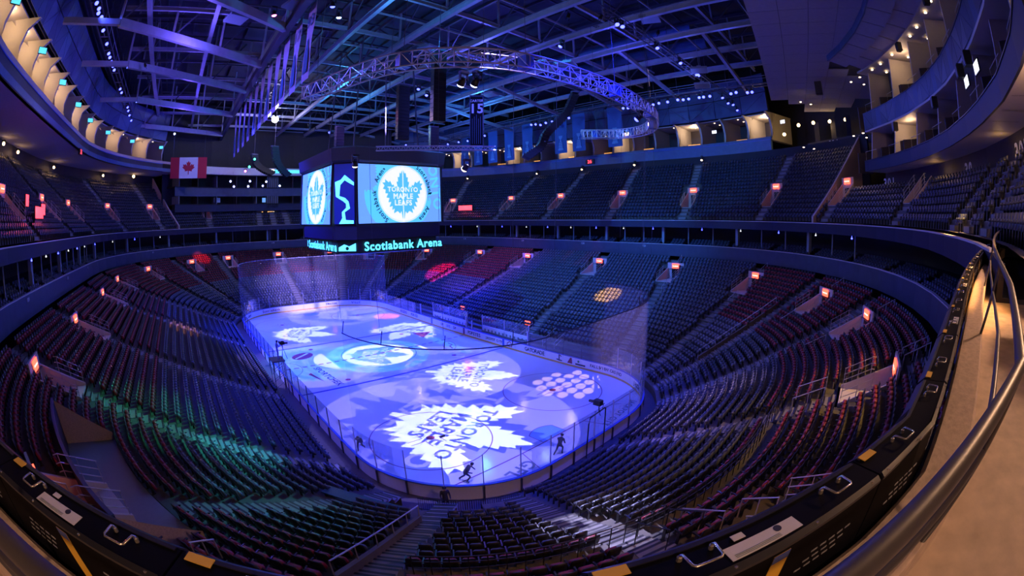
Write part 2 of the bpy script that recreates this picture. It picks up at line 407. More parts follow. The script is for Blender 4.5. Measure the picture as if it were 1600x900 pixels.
on_ice('painted_leaf', [circle(.35, 14, (-5.6, -29.3))], 'ink_grey', .01); on_ice('painted_leaf', [circle(.3, 14, (-4.8, -29.5))], 'ink_grey', .01)
ice_text('JACKPOT CITY', (6.4, -28.6), math.radians(186), .75, 'ink_grey')
on_ice('painted_arc', [[(6.4+1.6*math.cos(a), -28.0+1.0*math.sin(a)) for a in np.linspace(.3, PI-.3, 14)] + [(6.4+1.5*math.cos(a), -28.0+.92*math.sin(a)) for a in np.linspace(PI-.3, .3, 14)]], 'ink_grey', .01)
on_ice('painted_ring', xf([circle(1., 32), circle(.93, 32)], (8.6, -2.6), math.radians(-120), 2.0, .8), 'ink_red', .01); on_ice('painted_stroke', xf([[(-1.2, -.15), (-.3, .3), (.2, -.1), (1.3, .2), (1.2, .35), (.2, .1), (-.3, .5), (-1.3, 0)]], (8.6, -2.6), math.radians(-120), 1.), 'ink_red', .01)

# concrete apron under everything
mb = MB(); strip(mb, UG, 0, -.06, 1.6, -.06); o = struct(mb.build('apron_floor', 'concrete'), 'dark concrete floor around the rink')

# ================================================================== BOARDS AND GLASS
NB = 72
per = []
for k in range(8):
    L = ulen(k+.5, 0); n = max(2, round(L/2.4)); per += [(k+i/n, k+(i+1)/n, k) for i in range(n)]
boards = thing('rink_boards', 'white advertising boards with glass running around the whole ice rink', 'rink boards', (0, 0, 0))
post_me = MB().box((0, 0, 1.06), (.05, .06, 2.12)).mesh('post')
brace_me = MB().box((0, .05, .5), (.09, .10, 1.0)).mesh('brace')
post_low = MB().box((0, 0, .8), (.05, .06, 1.6)).mesh('post')
for (ua, ub, k) in per:
    g = .002*(ub-ua); nseg = 2 if k % 2 == 0 else 4
    fr = frames(ua+g*3, ub-g*3, 0, nseg)
    MB().sweep([(0., .02), (.0, 1.05), (.07, 1.05), (.07, .02)], fr).build('board_panel', 'board_white', boards)
    xm, ym = rp((ua+ub)/2, 0); end = abs(ym) > 21.; bench = xm > 12 and abs(ym) < 11
    if not bench:
        h = 2.12 if end else 1.6
        MB().sweep([(.03, 1.09), (.03, 1.07+h), (.045, 1.07+h), (.045, 1.09)], frames(ua+g*5, ub-g*5, 0, nseg)).build('glass_pane', 'glass', boards)
        link('glass_post', post_me if end else post_low, 'steel_dark' if ym < -18 else 'aluminium', boards, rp(ua, 0, 1.07, .04)).rotation_euler[2] = facing(ua, 0)
    # frame behind the boards
    link('board_brace', brace_me, 'steel_dark', boards, rp(ua, 0, 0, .09)).rotation_euler[2] = facing(ua, 0)
cl = []
for k in range(8): cl += frames(k, k+1-1e-6, 0, 3 if k % 2 == 0 else 17)
cl.append(cl[0])
MB().sweep([(-.012, .02), (-.012, .20), (0, .20), (0, .02)], cl, caps=False).build('kick_strip', 'yellow', boards)['label'] = 'yellow strip along the foot of the boards'
MB().sweep([(-.03, 1.05), (-.03, 1.10), (.16, 1.10), (.16, 1.05)], cl, caps=False).build('cap_rail', 'rail_blue', boards)['label'] = 'blue rail on top of the boards'
for yy, m in ((-7.77, 'rail_blue'), (0, 'line_red'), (7.77, 'rail_blue')):
    MB().box((12.935, yy, .62), (.03, .32, .86)).build('line_stripe', m, boards)
    MB().box((-12.935, yy, .62), (.03, .32, .86)).build('line_stripe', m, boards)
def ring_text(txt, u0, t, z0, size, m, parent, off=-.02, name='lettering', adv=.62):
    """letters on the inner face of a ring, read from inside; starts at u0 and runs clockwise seen from above"""
    V = []; F = []; u = u0
    for ch in txt:
        du = size*adv/ulen(u, t)
        if ch != ' ':
            me = fill_polys(text_polys(ch, size)); rz = facing(u, t); px, py = rp(u, t, None, off); n = len(V)
            ca, sa = math.cos(rz), math.sin(rz)
            V += [(px + v.co.x*ca, py + v.co.x*sa, z0 + v.co.y) for v in me.vertices]
            F += [tuple(n+i for i in p.vertices) for p in me.polygons]; bpy.data.meshes.remove(me)
        u -= du
    me = bpy.data.meshes.new(name); me.from_pydata(V, [], F)
    o = link(name, me, m, parent); o['kind'] = 'stuff'
    return o
def uE(yv, t=0.):
    hx, hy, R = ringp(t); cy = hy-R
    return (yv+cy)/(2*cy) if abs(yv) <= cy else (1+math.asin(min(1, (yv-cy)/R))/(PI/2) if yv > 0 else 8-math.asin(min(1, (-yv-cy)/R))/(PI/2))
for txt, yv, sz in (('DP', 5.2, .5), ('DIE', 3.8, .45), ('DP', 2.2, .5), ('POPEYES', -1.0, .62), ('JACKPOT CITY', -4.6, .42), ('GATORADE', -11.6, .62), ('FALLSVIEW CASINO', -20.8, .44), ('ROGERS', 17.0, .6), ('PURICO', 13.6, .55)):
    ring_text(txt, uE(yv), 0, .62, sz, 'ink', boards)
ring_text('JACOU JACOU', 7.60, 0, .62, .55, 'ink', boards)
ring_text('VILLY', 1.62, 0, .62, .55, 'ink', boards); ring_text('Weston', 1.98, 0, .62, .55, 'ink', boards)
ring_text('Scotiabank', 3.28, 0, .62, .6, 'ink_red', boards); ring_text('GoW', 3.60, 0, .62, .6, 'ink', boards)
for i in range(3): 
    o = link('board_badge', fill_polys([circle(.24, 8), circle(.1, 6)]), 'ink', boards, rp(3.80-.05*i, 0, .62, -.02)); o.rotation_euler = (PI/2, 0, facing(3.80-.05*i, 0))
def badge(yv, polys, m, z=.62):
    o = link('board_badge', fill_polys(polys), m, boards, rp(uE(yv), 0, z, -.02)); o.rotation_euler = (PI/2, 0, facing(uE(yv), 0)); return o
badge(-16.6, [[(-.1, -.3), (.05, -.35), (.05, .3), (.3, .15), (.28, .3), (-.1, .42)]], 'ink'); badge(-16.6, [[(-.4, -.25), (.35, -.3), (.4, -.18), (-.38, -.1)]], 'ink', .6)
badge(-18.6, [[(-.9, -.3), (-.5, .35), (-.3, .35), (-.2, -.3)]], 'ink_red'); badge(-19.2, [circle(.14, 10, (0, .12))], 'ink_green'); badge(-19.4, [rect(-.6, -.3, .7, -.12)], 'ink')
badge(-8.9, [[(-.5, -.3), (.4, -.3), (.4, .1), (0, .4), (-.5, .1)], [(-.4, -.22), (.3, -.22), (.3, .05), (0, .3), (-.4, .05)]], 'ink_red')

# netting above the glass at both ends, hung on wires
for s, ua, ub, lab in ((-1, 5.02, 7.98, 'pale safety net curving behind the near end of the rink'), (1, 1.02, 3.98, 'pale safety net behind the far goal under the scoreboard')):
    net = thing('safety_net', lab, 'safety net', (0, s*30.5, 0))
    inv = Matrix.Translation((0, -s*30.5, 0))
    fr = []
    for k0, k1, n in ((ua, math.floor(ua)+1-1e-6, 16), (math.floor(ua)+1, math.floor(ua)+2-1e-6, 3), (math.floor(ua)+2, ub, 16)): fr += frames(k0, k1, 0, n)
    o = MB().sweep([(.04, 3.2), (.04, 9.4)], fr, closed_prof=False).build('net_curtain', 'net', net); o.matrix_parent_inverse = inv
    o = MB().tube([(p[0]+p[2]*.04, p[1]+p[3]*.04, 9.4) for p in fr], .035, 5).build('top_cable', 'black' if s < 0 else 'trim_pale', net); o.matrix_parent_inverse = inv
    for i in range(0, len(fr), 4):
        p = fr[i]; o = MB().tube([(p[0], p[1], 9.4), (p[0]*.99, p[1], 10.1)], .03, 4).build('cable_clamp', 'black', net); o.matrix_parent_inverse = inv
        o = MB().tube([(p[0], p[1], 10.1), (p[0]+p[2]*.6, p[1]+p[3]*.6, 23.6)], .012, 3).build('hanging_wire', 'steel_dark', net); o.matrix_parent_inverse = inv

# ================================================================== STANDS (terraces)
def quad_u(fs):
    o = []
    for f in fs: o += [1+f, 4-f, 5+f, 8-f]
    return o
AISLE_L = [.29, .71, 4.29, 4.71, 2.5, 6.5] + quad_u([.05, .33, .53, .745])
VOM_L = [.29, .71, 4.29, 4.71, 2.5, 6.5] + quad_u([.05, .33, .604, .80])
AISLE_U = [.29, .71, 4.29, 4.71, 2.5, 6.5] + quad_u([.06, .30, .51, .75, .97])
VOM_U = [.29, .71, 4.29, 4.71] + quad_u([.06, .30, .51, .75])
NL, TL0, TL1 = 26, .06, .985; DTL = (TL1-TL0)/NL
NU, TU0, DTU = 16, 1.03, .0305
def tall(u): u %= 8; return (u > 7.52 or u < 1.55 or 3.42 < u < 5.30)
def umask(us, centres, half, t):
    m = np.zeros(len(us), bool)
    for c in centres:
        d = np.abs((us-c+4) % 8-4); m |= d < half/max(ulen(c, t), .5)
    return m
def edges_u(cs, half, t): return [c+s*half/ulen(c, t) for c in cs for s in (-1, 1)]
gl = np.unique(np.round(np.concatenate([UG, np.array(edges_u(VOM_L, 1.25, .82)) % 8, [5.17, 5.40]]), 5))
gl = np.unique(np.append(gl, 8.))
def in_platform(u, t): return (5.165 < u) & (u < 5.405) & (.665 < t) & (t < .80)
stand = struct(link('lower_stand', None), 'stepped concrete of the lower seating bowl')
zrow = [zl(TL0+i*DTL) for i in range(NL+1)]
for i in range(NL):
    t0, t1 = TL0+i*DTL, TL0+(i+1)*DTL; tm = (t0+t1)/2; mb = MB()
    um = (gl[:-1]+gl[1:])/2; skip = np.zeros(len(um), bool)
    if .735 < tm < .885: skip |= umask(um, VOM_L, 1.24, .82)
    if .67 < tm < .80: skip |= (um > 5.17) & (um < 5.40)
    if tm < .17: skip |= (um > 5.34) & (um < 5.66)
    j = 0
    while j < len(um):
        if skip[j]: j += 1; continue
        k = j
        while k < len(um) and not skip[k]: k += 1
        us = gl[j:k+1]; strip(mb, us, t0, zrow[i], t1, zrow[i])
        strip(mb, us, t1, zrow[i], t1, zrow[i+1])
        if i == 0: strip(mb, us, t0, -.05, t0, zrow[0])
        j = k
    mb.build('terrace_row', 'concrete', stand)
stand2 = struct(link('upper_stand', None), 'stepped concrete of the upper seating bowl')
gu = np.unique(np.append(np.round(np.concatenate([UG, np.array(edges_u(VOM_U, .9, 1.18)) % 8, [7.52, 1.55, 3.42, 5.30]]), 5), 8.))
for i in range(NU):
    t0, t1 = TU0+i*DTU, TU0+(i+1)*DTU; tm = (t0+t1)/2; mb = MB(); z0, z1 = zu(t0), zu(t1)
    um = (gu[:-1]+gu[1:])/2; skip = np.zeros(len(um), bool)
    if 1.12 < tm < 1.245: skip |= umask(um, VOM_U, .89, 1.18)
    if i >= 6: skip |= ~np.array([tall(u) for u in um])
    skip |= (um > 5.30) & (um < 5.80)
    for j in np.where(~skip)[0]:
        strip(mb, gu[j:j+2], t0, z0, t1, z0); strip(mb, gu[j:j+2], t1, z0, t1, z1)
    mb.build('terrace_row', 'concrete', stand2)

# flights of steps in the aisles
def stairs(u, t0, t1, n, zf, wid, parent_name, sub):
    mb = MB(); rz = facing(u, (t0+t1)/2)
    for i in range(n):
        ta, tb = t0+(t1-t0)*i/n, t0+(t1-t0)*(i+1)/n
        if n == NL and ((5.15 < u < 5.42 and .64 < (ta+tb)/2 < .81) or (.735 < (ta+tb)/2 < .885 and any(abs(u-v) < .02 for v in VOM_L))): continue
        if n != NL and 1.12 < (ta+tb)/2 < 1.245 and any(abs(u-v) < .02 for v in VOM_U): continue
        for h, f in ((0, 0.), (.5, .55)):
            a = ta+(tb-ta)*f; p = rp(u, (a+tb)/2); L = math.dist(rp(u, a), rp(u, tb)); dz = zf(tb)-zf(ta)
            mb.box((p[0], p[1], zf(ta)+dz*h/2+.012), (wid, L, dz*h+.03), rz)
    return mb
for q, u in enumerate(AISLE_L):
    mb = stairs(u, TL0, TL1, NL, zl, 1.15, '', 0); mb.build('aisle_steps', 'step', stand)
    nb = MB()
    for k in range(0, len(mb.v), 8): a, b, c_, d_ = [Vector(p) for p in mb.v[k+4:k+8]]; e = .10; up_ = Vector((0, 0, .006)); nb.add([a+up_, b+up_, b+(c_-b).normalized()*e+up_, a+(d_-a).normalized()*e+up_], [(0, 1, 2, 3)])
    nb.build('step_nosing', 'black', stand)['kind'] = 'stuff'
for q, u in enumerate(AISLE_U):
    n = NU if tall(u) else 6
    mb = stairs(u, TU0, TU0+n*DTU, n, zu, 1.2, '', 0); mb.build('aisle_steps', 'step', stand2)

# ================================================================== SEATS
def box_t(x0, x1, y0, y1, z0, z1, sh=0., tap=0.):
    """a slab leaning back by sh at the top and narrowing by tap"""
    return np.array([(x0, y0, z0), (x1, y0, z0), (x1, y1, z0), (x0, y1, z0), (x0+tap, y0+sh, z1), (x1-tap, y0+sh, z1), (x1-tap, y1+sh, z1), (x0+tap, y1+sh, z1)], float)
BF = np.array([(0, 3, 2, 1), (4, 5, 6, 7), (0, 1, 5, 4), (1, 2, 6, 5), (2, 3, 7, 6), (3, 0, 4, 7)])
T_BACK = box_t(-.235, .235, .15, .20, .40, .88, .10, .03)
T_PAN = box_t(-.205, .205, -.07, .12, .42, .70, .07, .01)
T_ARM = box_t(.235, .285, -.14, .20, .585, .635)
T_LEG = box_t(.240, .280, .02, .14, .0, .585)
TEMPL = np.concatenate([T_BACK, T_PAN, T_ARM, T_LEG]); TF = np.concatenate([BF+8*k for k in range(4)])
def seat_positions(t, z, aisles, half, spacing, extra=None, urange=None):
    ug = np.linspace(0, 8, 4001); x, y, _, _ = ring(ug, t); s = np.concatenate([[0], np.cumsum(np.hypot(np.diff(x), np.diff(y)))])
    n = int(s[-1]/spacing); us = np.interp((np.arange(n)+.5)*s[-1]/n, s, ug)
    m = ~umask(us, aisles, half, t)
    if extra is not None: m &= ~extra(us)
    us = us[m]; x, y, nx, ny = ring(us, t)
    return np.stack([x, y, np.full(len(us), z), np.arctan2(ny, nx)-PI/2, us, np.full(len(us), t)], 1)
S = []
for i in range(NL):
    t = TL0+(i+.55)*DTL
    def ex(us, t=t, i=i):
        m = np.zeros(len(us), bool)
        if .70 < t < .90: m |= umask(us, VOM_L, 1.6, .82)
        if .655 < t < .80: m |= (us > 5.16) & (us < 5.41)
        if t < .19: m |= (us > 5.32) & (us < 5.68)
        if i == 14: m |= (us > 5.52) & (us < 6.75)
        if t < .14: m |= (us < 1.) & (us > .02)          # the benches
        return m
    S.append(seat_positions(t, zrow[i], AISLE_L, .62+.27, .56, ex))
SL = np.concatenate(S)
S = []
for i in range(NU):
    t = TU0+(i+.5)*DTU
    def ex(us, t=t, i=i):
        m = np.zeros(len(us), bool)
        if 1.13 < t < 1.30: m |= umask(us, VOM_U, 1.5, 1.2)
        if i >= 6: m |= ~np.array([tall(u) for u in us])
        m |= (us > 5.28) & (us < 5.80)                    # behind the camera
        return m
    S.append(seat_positions(t, zu(TU0+i*DTU), AISLE_U, .6+.27, .56, ex))
SU = np.concatenate(S)
# the seats that show largest are built one by one
px, py, dist = in_view(SL[:, :3]+np.array([0, 0, .6]))
LEDX = [-50, 0, 150, 400, 600, 900, 1060, 1200, 1338, 1440, 1500, 1557]; LEDY = [660, 700, 795, 880, 898, 890, 865, 815, 703, 630, 475, 376]
vis = (px > 4) & (px < 1596) & (py < np.interp(px, LEDX, LEDY)-4) & (py < 896)
order = np.argsort(np.where(vis, dist, 1e9)); hero = order[:300]; rest = order[300:]
rest = rest[dist[rest] > 5.]
def seat_stuff(name, P, pan_of, label):
    ca, sa = np.cos(P[:, 3]), np.sin(P[:, 3]); n = len(P)
    T = np.broadcast_to(TEMPL, (n, *TEMPL.shape)); X = T[..., 0]*ca[:, None]-T[..., 1]*sa[:, None]+P[:, 0:1]; Y = T[..., 0]*sa[:, None]+T[..., 1]*ca[:, None]+P[:, 1:2]
    V = np.stack([X, Y, T[..., 2]+P[:, 2:3]], -1).reshape(-1, 3); F = (TF[None]+np.arange(n)[:, None, None]*len(TEMPL)).reshape(-1, 4)
    me = np_mesh(name, V, F)
    for m in ('seat_back', 'seat_grey', 'seat_red', 'seat_navy'): me.materials.append(MATS[m])
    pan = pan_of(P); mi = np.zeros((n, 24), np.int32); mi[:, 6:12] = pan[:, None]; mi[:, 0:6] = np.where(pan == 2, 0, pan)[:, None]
    me.polygons.foreach_set('material_index', mi.ravel()); o = link(name, me)
    return tag(o, label, 'seats', kind='stuff')
pan_low = lambda P: np.where((P[:, 5] > .52) & ((P[:, 4] % 8) > .71) & ((P[:, 4] % 8) < 7.67), 2, np.where(P[:, 5] < .30, 3, 1))  # light put into colour: unlit front rows navy, blue-lit right block grey
side = lambda P: (P[:, 4] % 8)
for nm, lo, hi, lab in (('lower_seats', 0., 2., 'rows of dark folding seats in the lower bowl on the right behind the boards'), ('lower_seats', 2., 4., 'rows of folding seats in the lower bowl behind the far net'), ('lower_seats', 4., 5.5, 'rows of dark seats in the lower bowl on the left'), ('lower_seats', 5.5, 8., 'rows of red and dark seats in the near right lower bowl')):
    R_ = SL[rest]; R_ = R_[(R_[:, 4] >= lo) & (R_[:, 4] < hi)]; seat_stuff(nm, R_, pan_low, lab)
for nm, lo, hi, lab in (('upper_seats', 0., 2., 'rows of dark blue seats in the upper bowl above the right stand'), ('upper_seats', 2., 5.5, 'rows of dark seats in the upper bowl on the left'), ('upper_seats', 5.5, 8., 'rows of dark seats in the upper bowl at the far right edge')):
    R_ = SU[(SU[:, 4] >= lo) & (SU[:, 4] < hi)]; seat_stuff(nm, R_, lambda P: np.full(len(P), 3), lab)
# the detailed seat
def curved_slab(w, z0, z1, y0, lean, bow, th, nx=6, nz=3, taper=.03):
    mb = MB(); idx = {}
    for sgn in (0, 1):
        for j in range(nz+1):
            for i in range(nx+1):
                a = -1+2*i/nx; f = j/nz; ww = w/2-taper*f*f; rnd = .03*(1-math.sqrt(max(0, 1-a**6)))*f
                idx[sgn, i, j] = len(mb.v); mb.v.append((a*ww, y0+lean*f-bow*a*a+th*sgn, z0+(z1-z0)*f-rnd*1.5))
    for j in range(nz):
        for i in range(nx):
            mb.f.append((idx[0, i, j], idx[0, i+1, j], idx[0, i+1, j+1], idx[0, i, j+1])); mb.f.append((idx[1, i, j], idx[1, i, j+1], idx[1, i+1, j+1], idx[1, i+1, j]))
    for i in range(nx):
        mb.f.append((idx[0, i, nz], idx[0, i+1, nz], idx[1, i+1, nz], idx[1, i, nz])); mb.f.append((idx[0, i, 0], idx[1, i, 0], idx[1, i+1, 0], idx[0, i+1, 0]))
    for j in range(nz):
        mb.f.append((idx[0, 0, j], idx[0, 0, j+1], idx[1, 0, j+1], idx[1, 0, j])); mb.f.append((idx[0, nx, j], idx[1, nx, j], idx[1, nx, j+1], idx[0, nx, j+1]))
    return mb
back_me = curved_slab(.49, .38, .90, .15, .11, .035, .045).mesh('backrest', True)
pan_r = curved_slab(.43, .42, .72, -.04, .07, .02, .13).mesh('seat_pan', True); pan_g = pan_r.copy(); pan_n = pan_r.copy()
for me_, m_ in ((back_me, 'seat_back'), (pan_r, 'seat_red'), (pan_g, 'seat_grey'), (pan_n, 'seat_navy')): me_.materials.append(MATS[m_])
arm_me = MB().prism([(-.15, .60), (-.10, .635), (.22, .635), (.24, .58), (-.13, .575)], .235, .285).box((.26, .08, .29), (.04, .12, .58)).box((.26, .08, .02), (.07, .22, .04)).mesh('armrest'); arm_me.materials.append(MATS['seat_back'])
rank = {}
for j in hero:
    i_ = int((SL[j, 5]-TL0)/DTL); blk = 0 if SL[j, 4] < 5.52 else 1 if SL[j, 4] < 5.745 else 2; rank.setdefault((blk, i_), []).append(j)
for (blk, i_), js in rank.items():
    js.sort(key=lambda j: SL[j, 4])
    for k_, j in enumerate(js):
        x_, y_, z_, rz, u_, t_ = SL[j]; red = t_ > .52
        lab = '%s seat, %s from left in %s row from ice, %s' % ('red folding' if red else 'grey folding', nth(k_+1), nth(i_+1), ('near left block', 'near centre block', 'near right block')[blk])
        r = thing('stadium_seat', lab, 'seat', (x_, y_, z_), rz, ('seats of the near left block', 'seats of the near centre block', 'seats of the near right block')[blk])
        link('backrest', back_me, None, r); link('seat_pan', pan_r if red else (pan_n if t_ < .30 else pan_g), None, r); link('armrest', arm_me, None, r)  # front rows get a navy pan, the missing light put into colour

# ================================================================== ENTRANCES (vomitories) WITH RED SIGNS
def vom_proto(name, pitch, rise, n, wid, side_m, rail=True):
    """local: x along the row, y outward from the front edge, z up from the entrance floor"""
    r = thing(name, 'x', 'entrance'); L = n*pitch; H = n*rise
    MB().box((0, L/2, -.06), (wid, L, .10)).build('landing', 'trim_pale', r)
    for s in (-1, 1):
        MB().prism([(0, -.5), (L, -.5), (L, H+.12), (0, .12)], s*(wid/2), s*(wid/2+.14)).build('side_wall', side_m, r)
        mb = MB(); xx = s*(wid/2+.07)
        for k in (.95, .62, .30): mb.tube([(xx, .05, k+.1), (xx, L*.55, H*.55+k+.1), (xx, L*.62, H*.55+k+.1)], .022, 5)
        for f in (.03, .3, .55): mb.tube([(xx, L*f, H*f), (xx, L*f, H*f+1.05)], .022, 5)
        o = mb.build('handrail', 'handrail', r)
    hw = MB(); hw.box((0, L+.05, H/2+.25), (wid+.3, .14, H+1.1)); o = hw.build('head_wall', side_m, r)
    MB().box((.1, L-.03, .95), (wid*.62, .04, 1.9)).build('doorway', 'black', r)
    sg = MB().box((0, L-.10, H+.38), (1.05, .09, .62)).build('exit_sign', 'red_sign', r); sg['label'] = 'glowing red sign'
    o = link('lettering', fill_polys(text_polys('Scotiabank', .19)), 'sign_white', sg); o.matrix_basis = Matrix.Translation((0, L-.155, H+.38)) @ Matrix.Rotation(PI/2, 4, 'X')
    return r
pitch_E = DTL*23.05
lowv = vom_proto('stand_entrance', pitch_E, zrow[1]-zrow[0], 4, 2.3, 'trim_pale'); lk = kidtree(lowv); first = True
vl = sorted([(in_view(np.array([rp(u, .8, 8.)]))[0][0], in_view(np.array([rp(u, .8, 8.)]))[1][0], u) for u in VOM_L])
cnt = 0
for pxx, pyy, u in vl:
    loc = rp(u, .743, zl(TL0+math.floor((.743-TL0)/DTL)*DTL)+.05); sc_y = math.dist(rp(u, .74), rp(u, .88))/(.14*23.05)
    cnt += 1; lab = 'entrance with rails and red sign in the lower stand, %s counted from the left' % nth(cnt)
    if first: first = False; lowv.location = loc; lowv.rotation_euler = (0, 0, facing(u, .8)); lowv.scale = (1, sc_y, 1); lowv['label'] = lab; lowv['group'] = 'lower stand entrances'
    else: dup(lowv, lk, loc, facing(u, .8), lab, 'lower stand entrances', (1, sc_y, 1))
upv = vom_proto('upper_entrance', DTU*23.05, DTU*18.4, 4, 1.8, 'ledge_concrete'); uk = kidtree(upv); first = True; cnt = 0
vl = sorted([(in_view(np.array([rp(u, 1.2, 18.)]))[0][0], 0, u) for u in VOM_U if not 5.2 < u < 5.95])
for pxx, _, u in vl:
    loc = rp(u, 1.122, zu(1.122)+.05); cnt += 1; lab = 'narrow entrance with red sign in the upper stand, %s counted from the left' % nth(cnt)
    sc_y = math.dist(rp(u, 1.12), rp(u, 1.24))/(.12*23.05)
    if first: first = False; upv.location = loc; upv.rotation_euler = (0, 0, facing(u, 1.2)); upv['label'] = lab; upv['group'] = 'upper stand entrances'
    else: dup(upv, uk, loc, facing(u, 1.2), lab, 'upper stand entrances', (1, sc_y, 1))

# ================================================================== RING WALLS BETWEEN THE DECKS
def ring_wall(name, prof, u0, u1, t, m, parent=None, n=None, closed=True):
    us = [u0] + [float(g)+8*q for q in (-1, 0, 1) for g in UG[:-1] if u0 < g+8*q < u1] + [u1]
    X, Y, NX, NY = ring(np.array(us), t); fr = [(float(a), float(b), float(c), float(d)) for a, b, c, d in zip(X, Y, NX, NY)]
    return MB().sweep(prof, fr, closed_prof=closed).build(name, m, parent)
nw = struct(ring_wall('wall_club', [(0, 9.9), (0, 11.55), (.18, 11.55), (.18, 9.9)], 0, 8, 1.025, 'number_wall'), 'blue-grey concrete wall behind the lower stand')
ring_wall('wall_cap', [(-.04, 11.55), (-.04, 11.62), (.22, 11.62), (.22, 11.55)], 0, 8, 1.025, 'trim_pale', nw)
struct(ring_wall('floor_club', [(0, 10.9), (8., 12.3), (8., 12.0), (0, 10.6)], 0, 8, 1.03, 'dark_wall'), 'dark floor of the club level')
struct(ring_wall('wall_club_back', [(0, 11.), (0, 14.4), (.2, 14.4), (.2, 11.)], 0, 8, 1.30, 'dark_wall'), 'dark back wall of the club level')
# upper deck front and slab
deckf = struct(ring_wall('wall_deck_front', [(0, 14.05), (0, 15.02), (.16, 15.02), (.16, 14.35), (8, 14.35), (8, 14.05)], 5.80, 5.50+8, 1.0, 'navy_wall'), 'dark blue front of the upper deck')
ring_wall('deck_trim', [(-.04, 15.02), (-.04, 15.10), (.20, 15.10), (.20, 15.02)], 5.86, 5.50+8, 1.0, 'trim_pale', deckf)
# section numbers on the club wall
names = {7.94: '121', .29: '120', .71: '119', 1.05: '118', 7.67: '122', 3.95: '111', 4.29: '110', 4.71: '109', 5.05: '108', 3.67: '112', 3.40: '113', 1.33: '117', 2.5: '114'}
for q_, (u, s_) in enumerate(sorted(names.items(), key=lambda z: in_view(np.array([rp(z[0], 1.02, 11.2)]))[0][0])):
    pl = thing('section_number', 'small pale section number plate on the club wall, %s from the left' % nth(q_+1), 'sign', rp(u+.15, 1.025, 11.2, -.03), facing(u+.15))
    MB().box((0, 0, 0), (.75, .03, .42)).build('plate', 'number_wall', pl)
    digits(pl, s_, .40, 'number_white', Matrix.Translation((0, -.02, 0)) @ Matrix.Rotation(PI/2, 4, 'X'))
# columns of the club level, alternately thick and thin
colb = MB().box((0, 0, 1.35), (.42, .42, 2.3)).box((0, 0, .15), (.22, .22, .3)).mesh('column'); cols = MB().cyl((0, 0, 0), (0, 0, 2.5), .08, 8).mesh('column')
clubm = struct(link('club_columns', None), 'pale columns under the upper deck')
for q, u in enumerate(np.concatenate([np.arange(0, 1, .105), 1+np.arange(0, 1, .075), 3+np.arange(0, 1, .075), 4+np.arange(0, 1, .105), 5+np.arange(0, .3, .075), 7+np.arange(.4, 1, .075), [2.2, 2.8]])):
    link('column', colb if q % 3 == 0 else cols, 'column', clubm, rp(u, 1.075, 11.6)).rotation_euler[2] = facing(u)
# seats of the club level
S = [seat_positions(tt, zz, list(np.arange(0, 8, .13)), .5, .56) for tt, zz in ((1.05, 10.95), (1.09, 11.15), (1.13, 11.4))]
seat_stuff('club_seats', np.concatenate(S), lambda P: np.full(len(P), 3), 'two dark rows of club seats under the upper deck')
lampm = MB().cyl((0, 0, 0), (0, 0, -.18), .13, 8).mesh('downlight'); 
for q, u in enumerate(list(np.arange(.05, 1, .16))+list(1+np.arange(.03, .7, .12))+list(7.4+np.arange(0, .6, .12))+list(3.5+np.arange(0, 1.4, .14))):
    o = tag(link('club_lamp', MB().cyl((0, 0, 0), (0, 0, -.12), .09, 8).tube([(0, 0, 0), (0, 0, .25)], .02, 4).mesh('club_lamp'), 'tv_white' if q % 2 else 'lens_blue', None, rp(u, 1.05, 13.8)), 'small lamp hanging under the upper deck, %s of the row' % nth(q+1), 'lamp', 'lamps under the upper deck')

# ================================================================== EAST SIDE: top wall, blue fascia, suites
def suites(u0, u1, tin, z0, zband, zc, depth_t, name, lab, fascia='fascia_blue', back='suite_white', step=4.6, fin_scale=1., start=1):
    """fascia band from z0 to zband, open boxes up to the ceiling at zc, fins between the boxes"""
    root = struct(ring_wall('wall_'+name, [(0, z0), (0, zband-.45), (.12, zband-.45), (.12, zband), (.5, zband), (.5, z0)], u0, u1, tin, fascia), lab)
    ring_wall('ledge', [(-.08, zband-.5), (-.08, zband-.40), (.2, zband-.40), (.2, zband-.5)], u0, u1, tin, 'rail_blue', root)
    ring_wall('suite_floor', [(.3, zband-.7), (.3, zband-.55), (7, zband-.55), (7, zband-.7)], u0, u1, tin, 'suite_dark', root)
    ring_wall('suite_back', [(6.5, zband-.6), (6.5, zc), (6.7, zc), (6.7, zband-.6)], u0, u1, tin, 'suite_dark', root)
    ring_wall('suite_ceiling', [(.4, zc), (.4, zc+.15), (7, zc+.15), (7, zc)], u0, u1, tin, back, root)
    H = zc-zband
    fin = MB().prism([(.15, zband-.5), (.55, zband-.5), (.75, zband+H*.45), (1.25, zband+H*.8), (2.2, zc), (6.5, zc), (6.5, zband-.5)][::-1], -.10, .10).mesh('fin')
    fin_w = MB().prism([(-.05, zband-.5), (.45, zband-.5), (.35, zband+H*.4), (-.05, zband+H*.75), (-1.2*fin_scale, zc), (1.8, zc), (1.2, zband+H*.7), (.9, zband+H*.2)][::-1], -.16, .16).mesh('fin')
    L = usteps(u0, u1, tin, step)
    for q, u in enumerate(L):
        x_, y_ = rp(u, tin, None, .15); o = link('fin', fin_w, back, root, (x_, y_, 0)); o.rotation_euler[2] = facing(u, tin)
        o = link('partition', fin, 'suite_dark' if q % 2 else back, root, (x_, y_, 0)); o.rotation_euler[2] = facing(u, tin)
    return root, L
east, EU = suites(7.75, 9.56, 1.53, 25.3, 27.6, 31.3, .2, 'suites_right', 'pale blue balcony front and suites above the right upper stand')
west, WU = suites(3.47, 5.34, 1.108, 26.0, 27.9, 31.6, .2, 'suites_left', 'balcony front and warm lit suites above the left upper stand', 'navy_wall')
